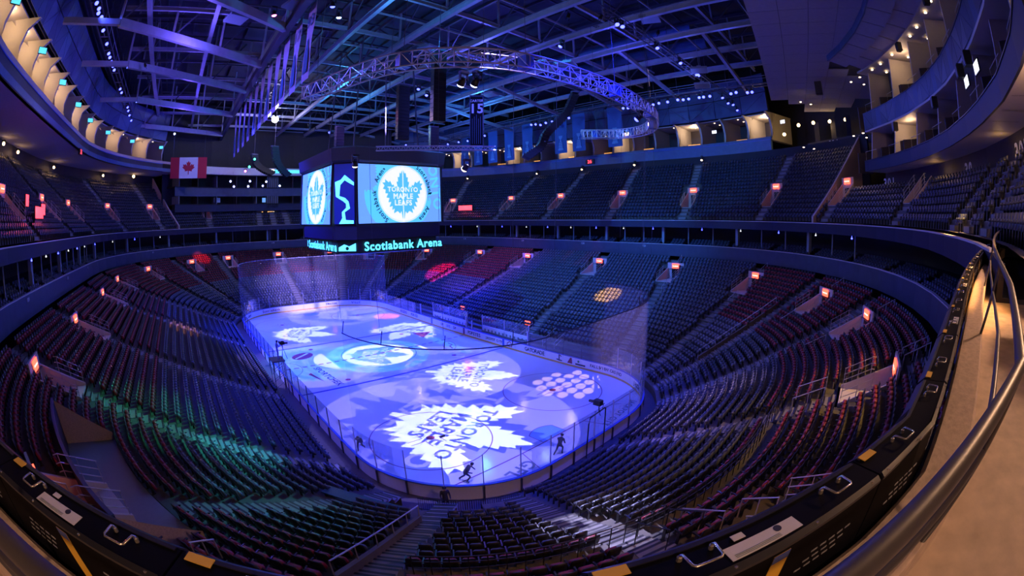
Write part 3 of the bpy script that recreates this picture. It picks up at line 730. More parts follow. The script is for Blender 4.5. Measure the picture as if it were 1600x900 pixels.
ring_wall('fascia_strip', [(-.06, 26.05), (-.06, 26.65), (.02, 26.65), (.02, 26.05)], 3.40, 5.34, 1.108, 'fascia_blue', west); ring_wall('ledge_top', [(-.03, 27.5), (-.03, 27.95), (.5, 27.95), (.5, 27.5)], 3.40, 5.34, 1.108, 'ledge_concrete', west)
struct(ring_wall('wall_upper_back', [(0, 14), (0, 25.5), (.3, 25.5), (.3, 14)], 7.50, 9.56, 1.522, 'dark_wall'), 'dark wall at the top of the right upper stand')
struct(ring_wall('ceiling_overhang', [(.1, 26.0), (.1, 26.15), (11.0, 26.15), (11.0, 26.0)], 3.40, 5.34, 1.108, 'ceiling_tile'), 'tiled underside of the left suites')
struct(ring_wall('wall_upper_left', [(0, 14), (0, 26.1), (.3, 26.1), (.3, 14)], 3.40, 5.34, 1.53, 'navy_wall'), 'dark wall at the top of the left upper stand')
# patterned wall panels above the suites: separate triangular panels
def pattern_wall(name, u0, u1, t0, z0, t1, z1, n, rows, lab):
    root = struct(ring_wall(name, [(.25, z0), (.25+(t1-t0)*23, z1), (.35+(t1-t0)*23, z1), (.35, z0)], u0, u1, t0, 'dark_wall'), lab)
    us = np.linspace(u0, u1, n+1)
    for r_ in range(rows):
        za, zb = z0+(z1-z0)*r_/rows, z0+(z1-z0)*(r_+1)/rows; ta, tb = t0+(t1-t0)*r_/rows, t0+(t1-t0)*(r_+1)/rows
        for i in range(n):
            A, B, C_, D = rp(us[i], ta, za+.04), rp(us[i+1], ta, za+.04), rp(us[i+1], tb, zb-.04), rp(us[i], tb, zb-.04)
            tris = ((A, B, C_), (A, C_, D)) if (i+r_) % 2 else ((A, B, D), (B, C_, D))
            for k, T in enumerate(tris):
                c = Vector(((T[0][0]+T[1][0]+T[2][0])/3, (T[0][1]+T[1][1]+T[2][1])/3, (T[0][2]+T[1][2]+T[2][2])/3))
                P_ = [c+(Vector(p)-c)*.97 for p in T]; nrm = (P_[1]-P_[0]).cross(P_[2]-P_[0]).normalized()*.06
                if nrm.x*c.x+nrm.y*c.y > 0: nrm = -nrm
                Q = [p+nrm for p in P_]
                MB().add(P_+Q, [(0, 1, 2), (3, 5, 4), (0, 3, 4, 1), (1, 4, 5, 2), (2, 5, 3, 0)]).build('wall_panel', 'wall_pattern_light' if (i*7+k*3+r_*5) % 3 == 0 else 'wall_pattern', root)
    return root
pattern_wall('wall_east_panels', 7.75, 9.56, 1.535, 31.6, 1.50, 37.5, 26, 2, 'dark blue wall of triangular panels above the right suites')
pattern_wall('wall_west_panels', 3.47, 5.34, 1.085, 31.7, 1.03, 36.6, 26, 2, 'dark blue wall of triangular panels above the left suites')
# televisions, ceiling lights and warm lamps in the suites
tvm = MB().box((0, 0, 0), (1.0, .08, .62)).mesh('case'); tvs = MB().box((0, -.045, 0), (.88, .02, .52)).mesh('screen'); tvw = MB().box((0, -.045, 0), (.88, .02, .52)).mesh('screen')
def tv(loc, rz, m, lab, group=None):
    r = thing('television', lab, 'television', loc, rz, group); link('case', tvm, 'black', r)
    o = link('screen', tvs if m == 'tv_cyan' else tvw, m, r); 
    return r
dl = MB().cyl((0, 0, 0), (0, 0, -.05), .12, 10).mesh('downlight')
k = 0
for i, u in enumerate(WU[:-1]):
    um = ushift(u, 1.108, 2.3)
    if i % 2 == 0: k += 1; tv(rp(u+.02, 1.108, 30.4, -.5), facing(u)-1.0, 'tv_cyan', 'small lit television in the left suites, %s from the flag' % nth(k), 'televisions in the left suites')
    for j, of in enumerate((1.2, 3.0)):
        link('downlight', dl, 'downlight', west, rp(um, 1.108, 31.6, of))
    if i % 2 == 1 or u > 4.3:
        lamp('POINT', 'suite_lamp', rp(um, 1.108, 30.9, 2.0), (1, .62, .34), 260, radius=.15, parent=west)
for i, u in enumerate(EU[:-1]):
    um = ushift(u, 1.53, 2.3)
    for of in (1.4, 3.4): link('downlight', dl, 'downlight', east, rp(um, 1.53, 31.3, of))
    if i % 3 == 0: lamp('POINT', 'suite_lamp', rp(um, 1.53, 30.6, 2.6), (1, .68, .42), 360, radius=.15, parent=east)
# bar shelves with bottles at the back of the right suites, their gold light put into the material
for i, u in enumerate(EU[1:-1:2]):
    um = ushift(u, 1.53, 2.3); c = thing('suite_counter', 'dark counter with small glowing glasses in the right suites, %s from the right' % nth(i+1), 'counter', rp(um, 1.53, 27.1, 3.4), facing(um, 1.53), 'counters in the right suites')
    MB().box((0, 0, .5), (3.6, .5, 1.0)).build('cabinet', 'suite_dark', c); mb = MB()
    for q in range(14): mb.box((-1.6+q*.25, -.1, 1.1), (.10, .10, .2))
    o = mb.build('glasses', 'glass_glow', c); o['kind'] = 'stuff'  # glasses given their own gold glow
for q, (u, s_) in enumerate(((8.0-.10, 'tv'), (7.72, 'logo'))):
    tv(rp(u, 1.53, 29.6, .6), facing(u, 1.53), 'tv_white', ('large bright screen in the right suites' if q == 0 else 'bright screen with a white emblem in the right suites'))

# ================================================================== SOUTH END: two levels of boxes over the short upper stand
SU0, SU1, ST = 5.80, 7.37, 1.09
def box_level(z0, z1, zc, tin, name, lab, band, nboxes):
    root = struct(ring_wall('wall_'+name, [(0, z0), (0, z1), (.14, z1), (.14, z0)], SU0, SU1, tin, band), lab)
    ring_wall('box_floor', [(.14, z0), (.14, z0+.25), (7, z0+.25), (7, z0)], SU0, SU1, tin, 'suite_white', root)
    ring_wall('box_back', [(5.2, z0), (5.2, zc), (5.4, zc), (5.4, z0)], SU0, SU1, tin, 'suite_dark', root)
    ring_wall('rail', [(-.05, z1), (-.05, z1+.06), (.16, z1+.06), (.16, z1)], SU0, SU1, tin, 'black', root)
    us = usteps(SU0, SU1, tin, 4.4)
    wallm = MB().prism([(.4, z0), (5.2, z0), (5.2, zc), (.9, zc)][::-1], -.07, .07).mesh('partition')
    wing = MB().prism([(.3, z0), (2.2, z0), (2.2, z1+1.15), (.3, z1+.95)][::-1], -.05, .05).mesh('low_wall')
    for i, u in enumerate(us):
        x_, y_ = rp(u, tin); o = link('partition', wallm if i % 2 else wallm, 'suite_white', root, (x_, y_, 0)); o.rotation_euler[2] = facing(u, tin)
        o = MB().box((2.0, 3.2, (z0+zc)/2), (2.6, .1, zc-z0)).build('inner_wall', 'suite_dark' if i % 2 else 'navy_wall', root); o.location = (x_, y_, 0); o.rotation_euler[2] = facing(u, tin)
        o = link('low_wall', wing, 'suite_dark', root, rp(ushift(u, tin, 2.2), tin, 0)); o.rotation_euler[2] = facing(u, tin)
        o = MB().tube([(-1., .5, z1+.1), (-1., .5, z1+.95), (1.0, .5, z1+.95)], .025, 5).build('handrail', 'handrail', root); o.location = (x_, y_, 0); o.rotation_euler[2] = facing(u, tin)
        for of in (.7, 2.6):
            o = link('downlight', dl, 'downlight', root, rp(ushift(u, tin, 1.4), tin, zc-.02, of))
            o = link('downlight', dl, 'downlight', root, rp(ushift(u, tin, 3.2), tin, zc-.02, of))
        if i % 3 == 0: lamp('POINT', 'box_lamp', rp(ushift(u, tin, 2.2), tin, zc-.6, 1.6), (1, .62, .36), 45, radius=.15, parent=root)
    return root, us
s1, sus = box_level(19.9, 20.85, 23.7, ST, 'boxes_low', 'dark balcony front of the lower row of boxes at the upper right', 'navy_wall', 10)
s2, sus2 = box_level(23.7, 25.3, 29.2, ST+.02, 'boxes_high', 'grey patterned balcony front of the upper row of boxes at the upper right', 'number_wall', 10)
us = usteps(SU0, SU1, ST+.02, 1.5)
for i, (a, b) in enumerate(zip(us[:-1], us[1:])):
    A, B, C_, D = rp(a, ST+.02, 23.75, -.01), rp(b, ST+.02, 23.75, -.01), rp(b, ST+.02, 25.25, -.01), rp(a, ST+.02, 25.25, -.01)
    for k, T in enumerate(((A, B, C_), (A, C_, D)) if i % 2 else ((A, B, D), (B, C_, D))):
        c = sum((Vector(p) for p in T), Vector())/3; P_ = [c+(Vector(p)-c)*.97 for p in T]; _, _, nx_, ny2 = ring(a, ST); off = Vector((float(nx_[0]), float(ny2[0]), 0))*-.04
        MB().add(P_+[p+off for p in P_], [(0, 1, 2), (3, 5, 4), (0, 3, 4, 1), (1, 4, 5, 2), (2, 5, 3, 0)]).build('band_panel', 'band_light' if (i*5+k*3) % 4 == 0 else 'band_dark', s2)
struct(ring_wall('ceiling_boxes', [(.1, 29.3), (.1, 29.5), (7, 29.5), (7, 29.3)], SU0, SU1, ST+.02, 'suite_white'), 'pale ceiling of the upper boxes')
struct(ring_wall('ceiling_lower_boxes', [(.0, 23.55), (.0, 23.7), (7, 23.7), (7, 23.55)], SU0, SU1, ST+.02, 'suite_white'), 'pale ceiling of the lower boxes')
struct(ring_wall('wall_upper_right', [(0, 15.), (0, 20.), (.3, 20.), (.3, 15.)], SU0, SU1, 1.235, 'navy_wall'), 'navy wall with section numbers at the top of the right upper stand')
for i, (u, s_) in enumerate(((7.36, '301'), (7.12, '302'), (6.3, '303'))):
    n_ = thing('section_number', 'large pale section number on the navy wall under the boxes, %s from the left' % nth(i+1), 'sign', rp(u, 1.235, 18.9, -.06), facing(u, 1.2))
    digits(n_, s_, 1.25, 'number_white', Matrix.Rotation(PI/2, 4, 'X'))
n_ = thing('section_number', 'pale number 324 high on the far right corner wall', 'sign', (40.6, -43.6, 25.6), math.radians(-62)-PI/2+PI/2)
n_.rotation_euler[2] = facing(7.58, 1.5); MB().box((0, .1, 0), (13, .2, 1.3)).build('plate', 'navy_wall', n_)
digits(n_, '324', 1.1, 'number_white', Matrix.Translation((-1.0, -.04, 0)) @ Matrix.Rotation(PI/2, 4, 'X'))
wc = struct(link('wall_corner', None), 'dark corner recess with amber lamps'); MB().box((0, 0, 0), (22, .3, 14)).build('back_wall', 'dark_wall', wc, loc=(50.5, -44.5, 28)).rotation_euler[2] = facing(7.6, 1.5)
for dx_, nm_ in ((-3.2, 'pillar'), (.4, 'pillar'), (3.6, 'pillar')):
    p_ = Vector((45.5, -42.5, 27.2))+Vector((math.cos(facing(7.6, 1.5)), math.sin(facing(7.6, 1.5)), 0))*dx_; MB().box((0, 0, 0), (.8, .8, 5.2)).build('pillar', 'navy_wall', wc, loc=p_)
for i, u in enumerate(sus): 
    link('pillar', MB().box((0, 0, 17.6), (.45, .45, 4.6)).mesh('pillar') if i == 0 else bpy.data.meshes['pillar'], 'column', s1, (*rp(u, 1.20), 0)).rotation_euler[2] = facing(u)
for i, (u, z, m) in enumerate(((6.45, 28.2, 'tv_cyan'), (6.2, 22.6, 'lit_window_pale'), (7.0, 22.6, 'lit_window'))):
    q_ = tv(rp(u, ST, z, .6), facing(u, ST), m if m == 'tv_cyan' else 'tv_white', ['small cyan television in the upper boxes at the right', 'bright screen in the lower boxes at the right edge', 'second bright screen in the lower boxes'][i])
spk = MB().box((0, 0, 0), (.5, .45, .7)).box((0, -.24, 0), (.42, .03, .6)).mesh('speaker')
for i, u in enumerate((6.15, 6.8, 7.05, 7.2)):
    o = link('loudspeaker', spk, 'black', None, rp(u, ST, 28.6, .2)); o.rotation_euler[2] = facing(u); tag(o, 'small black loudspeaker under the ceiling of the upper boxes, %s from the right' % nth(i+1), 'loudspeaker', 'loudspeakers over the boxes')
    o = link('loudspeaker', spk, 'black', None, rp(u+.06, ST, 23.0, .1)); o.rotation_euler[2] = facing(u); tag(o, 'small black loudspeaker under the ceiling of the lower boxes, %s from the right' % nth(i+1), 'loudspeaker', 'loudspeakers over the boxes')
o = link('loudspeaker', MB().box((0, 0, 0), (.9, .8, 1.3)).mesh('speaker_big'), 'black', None, (25.5, -42.5, 29.1)); tag(o, 'black loudspeaker hanging below the tiled ceiling', 'loudspeaker')
# tiled ceiling over the near right corner
ceil = struct(link('ceiling_tiled', None), 'large pale tiled ceiling at the upper right')
tile = MB().box((0, 0, 0), (2.36, 2.36, .10)).mesh('ceiling_tile'); e0 = Vector((33.6, -35.1)); ex_ = Vector((-.987, -.159)); ny_ = Vector((.159, -.987)); rzt = math.atan2(ex_.y, ex_.x)
def t_at(x_, y_):
    a, b = -.4, 4.
    for _ in range(40):
        m_ = (a+b)/2; hx, hy, R_ = ringp(m_); qx, qy = abs(x_)-(hx-R_), abs(y_)-(hy-R_)
        d_ = math.hypot(max(qx, 0), max(qy, 0))+min(max(qx, qy), 0)-R_
        if d_ > 0: a = m_
        else: b = m_
    return a
for i in range(-8, 20):
    for j in range(0, 14):
        p = e0+ex_*(1.2+2.4*i)+ny_*(1.2+2.4*j); 
        if i < 0 and j < -i*.62: continue
        tt = t_at(p.x, p.y)
        if (tt > 1.02 and not (tt < 1.62 and p.x > 20 and p.y > rp(7.37, tt)[1]+1.5)) or (p-Vector((CAM[0], CAM[1]))).length < 9: continue
        o = link('ceiling_tile', tile, 'ceiling_tile', ceil, (p.x, p.y, 30.3)); o.rotation_euler[2] = rzt
MB().box((0, 0, 0), (47, 33, .1), rzt).build('tile_backing', 'roof', ceil, loc=(*(e0+ex_*23.2+ny_*17), 30.5))
us = np.linspace(SU0+.05, SU1-.02, 34)
for a, b in zip(us[:-1], us[1:]):
    for c0, c1 in ((-4.0, -2.0), (-1.95, .3)): MB().sweep([(c0, 29.75), (c1, 29.35), (c1, 29.45), (c0, 29.85)], frames(a+.001, b-.001, ST+.02, 2)).build('ceiling_tile', 'ceiling_tile', ceil)
ring_wall('ceiling_edge', [(-4.1, 29.7), (-4.1, 30.3), (-3.95, 30.3), (-3.95, 29.7)], SU0+.05, SU1-.02, ST+.02, 'fascia_blue', ceil)

# ================================================================== NORTH END: stacked boxes
NT = 1.13
nroot = struct(ring_wall('wall_north_boxes', [(0, 18.3), (0, 19.8), (.2, 19.8), (.2, 18.3)], 1.57, 3.40, NT, 'navy_wall'), 'dark balcony fronts at the far end')
ring_wall('balcony_front', [(0, 21.5), (0, 23.3), (.2, 23.3), (.2, 21.5)], 1.57, 3.40, NT, 'number_wall', nroot)
ring_wall('balcony_front', [(-1, 26.0), (-1, 27.6), (-.8, 27.6), (-.8, 26.0)], 1.57, 3.40, NT, 'trim_pale', nroot)
ring_wall('floor_slab', [(0, 19.7), (0, 19.9), (6, 19.9), (6, 19.7)], 1.57, 3.40, NT, 'dark_wall', nroot)
ring_wall('floor_slab', [(0, 23.2), (0, 23.4), (6, 23.4), (6, 23.2)], 1.57, 3.40, NT, 'dark_wall', nroot)
ring_wall('floor_slab', [(-1, 25.9), (-1, 26.05), (6, 26.05), (6, 25.9)], 1.57, 3.40, NT, 'dark_wall', nroot)
ring_wall('back_wall', [(3.5, 14), (3.5, 42), (3.7, 42), (3.7, 14)], 1.55, 3.42, NT, 'dark_wall', nroot)
for i, u in enumerate(np.linspace(1.6, 3.38, 22)):
    for z0, h in ((18.9, 2.6), (23.3, 2.6)):
        o = MB().box((0, 1.5, z0+h/2), (.12, 3., h)).build('partition', 'column' if i % 2 else 'suite_dark', nroot); o.location = (*rp(u, NT), 0); o.rotation_euler[2] = facing(u, NT)
for i, (u, z, wd, m) in enumerate(((3.16, 17.3, 1.2, 'lit_window_pale'), (3.06, 17.5, 1.0, 'lit_window'), (2.86, 17.6, 2.6, 'lit_window'), (2.76, 17.5, 1.2, 'lit_window_pale'), (3.0, 20.7, 1.5, 'screen_mid'), (2.75, 20.7, 1.3, 'number_white'), (2.3, 20.7, 1.4, 'number_white'), (2.2, 17.6, .9, 'lit_window_pale'), (3.2, 20.8, 1.6, 'number_white'), (2.5, 26.9, 4.0, 'tv_cyan'), (1.95, 26.9, 4.0, 'tv_cyan'), (2.9, 27.0, 2.6, 'lit_window_pale'))):
    o = MB().box((0, -.2 if z < 26 else -1.15, 0), (wd, .08, 1.0 if z < 26 else .7)).build('window_%d' % (i+1), m, nroot, loc=rp(u, NT, z, 1.5 if z < 26 else 0)); o.rotation_euler[2] = facing(u, NT)
# radial end walls of the tall stands
for u, lab in ((3.41, 'sloping end wall of the left upper stand'), (1.56, 'sloping end wall of the far right upper stand'), (7.52, 'sloping end wall of the near right upper stand')):
    mb = MB(); P0 = [(rp(u, t), z) for t, z in ((1.02, 14.4), (1.53, 14.4), (1.53, 25.6), (1.2, 19.0), (1.02, 15.7))]
    n_ = Vector((math.cos(facing(u)), math.sin(facing(u)), 0))*.15; a = [Vector((p[0], p[1], z))-n_ for p, z in P0]; b = [Vector((p[0], p[1], z))+n_ for p, z in P0]
    mb.add(a+b, [(0, 1, 2, 3, 4), (9, 8, 7, 6, 5)]+[(i, 5+i, 5+(i+1) % 5, (i+1) % 5) for i in range(5)]); struct(mb.build('wall_stand_end', 'ledge_concrete'), lab)

# ================================================================== OUTER SHELL AND ROOF
struct(ring_wall('wall_outer', [(0, -1), (0, 43), (.5, 43), (.5, -1)], 0, 8, 1.95, 'dark_wall'), 'dark outer wall of the arena')
mb = MB(); strip(mb, UG, .0, 42.5, 1.95, 42.5); mb.v += [(float(a), float(b), 42.5) for a, b in zip(*ring(UG[:-1], 0)[:2])]; mb.f.append(tuple(range(len(mb.v)-len(UG)+1, len(mb.v))))
roof = struct(mb.build('ceiling', 'roof'), 'dark metal roof deck high above the ice')
for i, xx in enumerate(np.arange(-44, 45, 4.2)): MB().box((0, 0, 0), (.25, 118, .35)).build('roof_rib', 'roof', roof, loc=(float(xx), 3, 42.2))
steelw = struct(link('roof_steel', None), 'blue lit steel roof framework')
LX = (-28., -20.5, -5.2, 1.4, 8.4, 15., 21.7, 28.4, 35.); CY = (-41., -32., -22., -12.6, -3.2, 8., 19., 30., 41., 52.)
def ibeam(mb, a, b, w_, h_):
    a, b = Vector(a), Vector(b); z = Vector((0, 0, h_/2)); mb.bar(a+z, b+z, w_, .06); mb.bar(a-z, b-z, w_, .06); mb.bar(a, b, .05, h_)
for xx in LX:
    mb = MB(); ibeam(mb, (xx, -50, 36), (xx, 58, 36), .46, .62); mb.build('roof_beam', 'steel', steelw)
    mb = MB(); mb.bar((xx, -50, 40.4), (xx, 58, 40.4), .3, .35); mb.build('top_chord', 'steel_dark', steelw)
    for yy in CY: MB().bar((xx, yy, 36.2), (xx, yy, 40.4), .2).build('web_post', 'steel', steelw)
    for a, b in zip(CY[:-1], CY[1:]):
        MB().bar((xx, a, 36.3), (xx, (a+b)/2, 40.3), .16).build('web_brace', 'steel_dark', steelw); MB().bar((xx, (a+b)/2, 40.3), (xx, b, 36.3), .16).build('web_brace', 'steel_dark', steelw)
for yy in CY:
    mb = MB(); ibeam(mb, (-31, yy, 36.7), (40, yy, 36.7), .3, .42); mb.build('cross_beam', 'steel', steelw)
    for a, b in zip(LX[2:-1], LX[3:]):
        MB().bar((a, yy+4.6, 36.9), (b, yy+4.6, 36.9), .12, .2).build('purlin', 'steel', steelw)
    for q in (2.2, 6.8): MB().bar((-31, yy+q, 41.4), (42, yy+q, 41.4), .14, .25).build('purlin', 'steel_dark', steelw)
for yy in (-30.5, -19.3, -8.2, 3., 18., 36., 50.):          # heavy trusses on the left
    for a, b, hh in (((-36.5, yy-.6, 33.0), (-30.5, yy+1.2, 33.4), .55), ((-30.5, yy+1.2, 33.4), (-13.3, yy+13, 34.2), .85)):
        mb = MB(); mb.bar(a, b, .5, hh); mb.build('truss_chord', 'steel', steelw)
    for f in (.0, .33, .66, 1.):
        xx, y2, z0 = -30.5+17.2*f, yy+1.2+11.8*f, 33.4+.8*f
        MB().bar((xx, y2, z0), (xx, y2, 42), .24).build('truss_post', 'steel', steelw); MB().bar((xx, y2, z0), (xx+5.0, y2+3.4, 41), .16).build('truss_brace', 'steel_dark', steelw)
    MB().bar((-36, yy, 38.6), (-5, yy, 39.2), .3, .4).build('truss_chord', 'steel_dark', steelw)
    for a, b, hh in (((40, yy, 33.4), (33, yy, 34.2), .5), ((33, yy, 34.2), (21.7, yy, 36), .5)): MB().bar(a, b, .4, hh).build('truss_chord', 'steel', steelw)
mb = MB(); mb.bar((-13.0, -50, 34.4), (-13.0, 55, 34.4), .7, .8); mb.build('main_beam', 'steel_dark', steelw)
mb = MB(); mb.bar((-12.9, -50, 36.4), (-12.9, 55, 36.4), .5, .5); mb.build('main_beam', 'steel_dark', steelw)
for xx, rr in ((30.5, .75), (25.2, .55)):
    o = MB().tube([(xx, -28, 38.2), (xx, 38, 38.2)], rr, 14).build('air_duct', 'fascia_blue', None, True); tag(o, 'large round blue air duct under the roof, %s one' % ('outer' if rr > .6 else 'inner'), 'duct')  # blue base colour on both ducts
# catwalks with rails
for xx, zz, lab in ((-33.6, 35.0, 'lighting catwalk along the left wall'), (37.0, 33.5, 'lighting catwalk above the right suites')):
    r = thing('catwalk', lab, 'catwalk', (xx, 0, zz)); 
    for dx in (-.6, .6):
        MB().bar((dx, -48, 0), (dx, 56, 0), .14, .2).build('side_beam', 'steel_dark', r); MB().tube([(dx, -48, 1.1), (dx, 56, 1.1)], .04, 5).build('rail', 'steel', r)
    for yy in range(-48, 57, 4):
        MB().bar((-.7, yy, 0), (.7, yy, 0), .1).build('rung', 'steel', r); MB().bar((.6, yy, 0), (.6, yy, 1.1), .05).build('rail_post', 'steel', r); MB().bar((0, yy, 1), (0, yy, 42-zz), .06).build('hanger', 'steel_dark', r)
r = thing('lighting_truss', 'black lighting truss crossing the roof from the right corner', 'truss', (8, -26, 33.9))
for dy, dz in ((-.4, 0), (.4, 0), (0, .8)): MB().tube([(0, dy, dz), (40, dy, dz)], .06, 5).build('chord', 'steel_dark', r)
for i in range(40):
    MB().bar((i, -.4, 0), (i+.5, 0, .8), .04).bar((i+.5, 0, .8), (i+1, .4, 0), .04).bar((i, .4, 0), (i+1, -.4, 0), .04).build('lattice', 'steel_dark', r)
for i in (2, 14, 26, 38): MB().bar((i, 0, .8), (i, 0, 8), .05).build('hanger', 'steel_dark', r)

# ================================================================== SCOREBOARD
sb = thing('scoreboard', 'huge four sided scoreboard with blue leaf screens hanging over centre ice', 'scoreboard', (0, 0, 12.4))
def octo(s, z): return [(x*s, y*s, z) for x, y in ((-4.95, -6.9), (4.95, -6.9), (5.5, -5.4), (5.5, 5.4), (4.95, 6.9), (-4.95, 6.9), (-6.75, 5.4), (-6.75, -5.4))]
def loft(levels, cap=True):
    mb = MB()
    for s, z in levels: mb.v += octo(s, z-12.4)
    for k in range(len(levels)-1):
        for i in range(8): mb.f.append((k*8+i, k*8+(i+1) % 8, k*8+8+(i+1) % 8, k*8+8+i))
    if cap: mb.f.append(tuple(range(8))[::-1]); mb.f.append(tuple(range(len(mb.v)-8, len(mb.v))))
    return mb
loft([(.80, 12.4), (.93, 12.55), (.93, 13.85), (.90, 13.9)]).build('lower_ring', 'black', sb)
loft([(.98, 13.9), (.985, 15.3)]).build('lower_body', 'navy_wall', sb)
loft([(.97, 15.3), (1.0, 21.3)]).build('core', 'black', sb)
loft([(1.02, 21.3), (1.05, 21.5), (1.07, 22.7), (1.0, 22.9)]).build('top_cornice', 'suite_dark', sb)
loft([(.5, 12.2), (.8, 12.4)]).build('underside', 'dark_wall', sb)
for dx, dy in ((-4, -4), (4, -4), (4, 4), (-4, 4)): MB().bar((dx, dy, 10.6), (dx*.8, dy*.8, 24), .12).build('hoist_cable', 'steel_dark', sb)
SW, SH = 9.7, 5.75
leafw = LEAF
def screen(rz, wd, dist, nm):
    """one face: content laid out flat in x,z of the face"""
    h = SH; M0 = Matrix.Rotation(rz, 4, 'Z') @ Matrix.Translation((0, -dist, 15.42-12.4+h/2)) @ Matrix.Rotation(PI/2-.035, 4, 'X')
    base = link('screen', fill_polys([rect(-wd/2, -h/2, wd/2, h/2)]), 'screen_mid', sb); base.matrix_basis = M0
    k = wd/SW
    def lay(name, polys, m, z):
        P = []
        for p in polys:
            P.append([(min(max(x*k, -wd/2+.02), wd/2-.02), min(max(y, -h/2+.02), h/2-.02)) for x, y in p])
        o = link(name, fill_polys(P), m, base); o.location = (0, 0, z)
        if 'letter' in name or name == 'maple_leaf': o['kind'] = 'stuff'
    lay('glow_disc', [circle(3.9, 48, (-.2, 0))], 'screen_cyan', .01)
    lay('dark_leaf', xf([LEAF], (-3.9, 1.6), .5, 3.2), 'screen_mid', .014)
    lay('big_letters', xf(text_polys('ONTO', 1.5), (4.15, .75), -PI/2+.15), 'screen_cyan', .015); lay('big_letters', xf(text_polys('APLE', 1.1), (3.35, .6), -PI/2+.2), 'screen_mid', .015)
    lay('white_disc', [circle(2.86, 56, (.25, 0))], 'screen_white', .02)
    lay('disc_ring', [circle(2.80, 56, (.25, 0)), circle(2.76, 56, (.25, 0))], 'screen_leaf', .022)
    lf = xf([LEAF]+LETTERS, (.25, .05), 0, 4.9); lay('maple_leaf', lf, 'screen_leaf', .025)
    T = []
    for tx, a in (('Scotiabank', PI*.16), ('Arena', -PI*.22), ('Scotiabank', PI*1.14), ('Arena', PI*.80)): T += arc_text(tx, 3.25, a, .62)
    T = [[(x+.25, y) for x, y in p] for p in T]
    lay('ring_lettering', T, 'screen_ink', .03)
    lay('white_stripe', [rect(.20, -2.8, .30, 2.8)], 'screen_white', .032)  # plain bright white stripe up the middle of the screen
    MB().box((-wd/2-.10, 0, .05), (.2, h+.2, .2)).build('frame_edge', 'black', base); MB().box((wd/2+.10, 0, .05), (.2, h+.2, .2)).build('frame_edge', 'black', base)
    # ribbon lettering below
    tx = link('ribbon_lettering', fill_polys(text_polys('Scotiabank Arena', 1.18*min(1, k+.05))), 'screen_glow', sb)
    tx.matrix_basis = Matrix.Rotation(rz, 4, 'Z') @ Matrix.Translation((.6*k, -dist*.945, 13.15-12.4)) @ Matrix.Rotation(PI/2, 4, 'X')
for i, (rz, wd, dist) in enumerate(((0, 9.7, 7.0), (-PI/2, 10.5, 6.86), (PI/2, 10.5, 5.62), (PI, 9.7, 7.0))): screen(rz, wd, dist, i)
for i, (cx, cy) in enumerate(((-1, -1), (-1, 1))):
    rz = math.atan2(-cx*1.5, cy*1.8)+PI if False else math.atan2(cy*1.8, cx*1.5)+PI/2
    M0 = Matrix.Translation((cx*5.93, cy*6.23, 15.42-12.4+SH/2)) @ Matrix.Rotation(rz, 4, 'Z') @ Matrix.Rotation(PI/2, 4, 'X')
    p_ = link('corner_panel', fill_polys([rect(-1.05, -SH/2, 1.05, SH/2)]), 'screen_navy', sb); p_.matrix_basis = M0
    z_ = [(-.95, 1.15), (-.35, 1.35), (.05, 1.8), (.5, 1.45), (1.0, 1.05), (1.0, .75), (.45, 1.05), (.05, 1.3), (-.4, .85), (-.5, -.2), (.1, -.4), (.45, -.75), (.6, -1.4), (.05, -1.75), (.15, -2.5), (.95, -2.55), (.95, -2.85), (-.55, -2.85), (-.2, -2.3), (-.25, -1.75), (.2, -1.35), (.2, -.95), (-.1, -.7), (-.85, -.25)]
    o = link('glowing_outline', fill_polys([z_]), 'screen_glow', p_); o.location = (0, 0, .03)
    o = link('ribbon_logo', fill_polys([[(-.9, -.35), (.9, -.35), (.9, .4), (.2, .1), (-.3, .3), (-.9, 0)], circle(.18, 12, (0, -.1))]), 'screen_glow', sb)
    o.matrix_basis = Matrix.Translation((cx*5.56, cy*5.86, 13.15-12.4)) @ Matrix.Rotation(rz, 4, 'Z') @ Matrix.Rotation(PI/2, 4, 'X')
# light bar in front of the scoreboard
r = thing('light_bar', 'pale truss bar hanging in front of the scoreboard top', 'truss', (-8.6, -18.6, 20.5)); d_ = Vector((7.2, -4.2, 0)); n_ = Vector((.5, .86, 0))*.14
for o_ in (n_, -n_): 
    for z in (0, .28): MB().tube([o_+Vector((0, 0, z)), o_+d_+Vector((0, 0, z))], .03, 5).build('chord', 'aluminium', r)
for i in range(24): MB().bar(d_*(i/24)+n_, d_*((i+.5)/24)-n_+Vector((0, 0, .28)), .02).bar(d_*((i+.5)/24)+n_+Vector((0, 0, .28)), d_*((i+1)/24)-n_, .02).build('lattice', 'aluminium', r)
for f in (.1, .9): MB().tube([d_*f, d_*f+Vector((0, 0, 15))], .02, 4).build('hanger', 'steel_dark', r)

# ================================================================== CURVED TRUSS AT THE NEAR END
key = [(-13.9, -18.6), (-13.2, -20.6), (-11.8, -25.2), (-9.8, -28.0), (-6.6, -29.9), (-2.1, -30.6), (2.2, -30.6), (6.4, -30.1), (9.6, -29.4), (12.1, -28.3), (14.2, -26.8), (15.4, -25.0), (15.5, -22.8), (14.5, -21.0), (13.2, -19.4)]
def catmull(P, n):
    out = []
    for i in range(len(P)-1):
        p0, p1, p2, p3 = [Vector(P[max(0, min(len(P)-1, i+k))]) for k in (-1, 0, 1, 2)]
        for j in range(n):
            t = j/n; out.append(.5*((2*p1)+(p2-p0)*t+(2*p0-5*p1+4*p2-p3)*t*t+(3*p1-p0-3*p2+p3)*t**3))
    out.append(Vector(P[-1])); return out
path = catmull(key, 5); tr = thing('curved_truss', 'long curved aluminium truss sweeping over the near end of the rink', 'truss', (0, -30, 23.6)); o0 = Vector((0, -30))
nrm = []
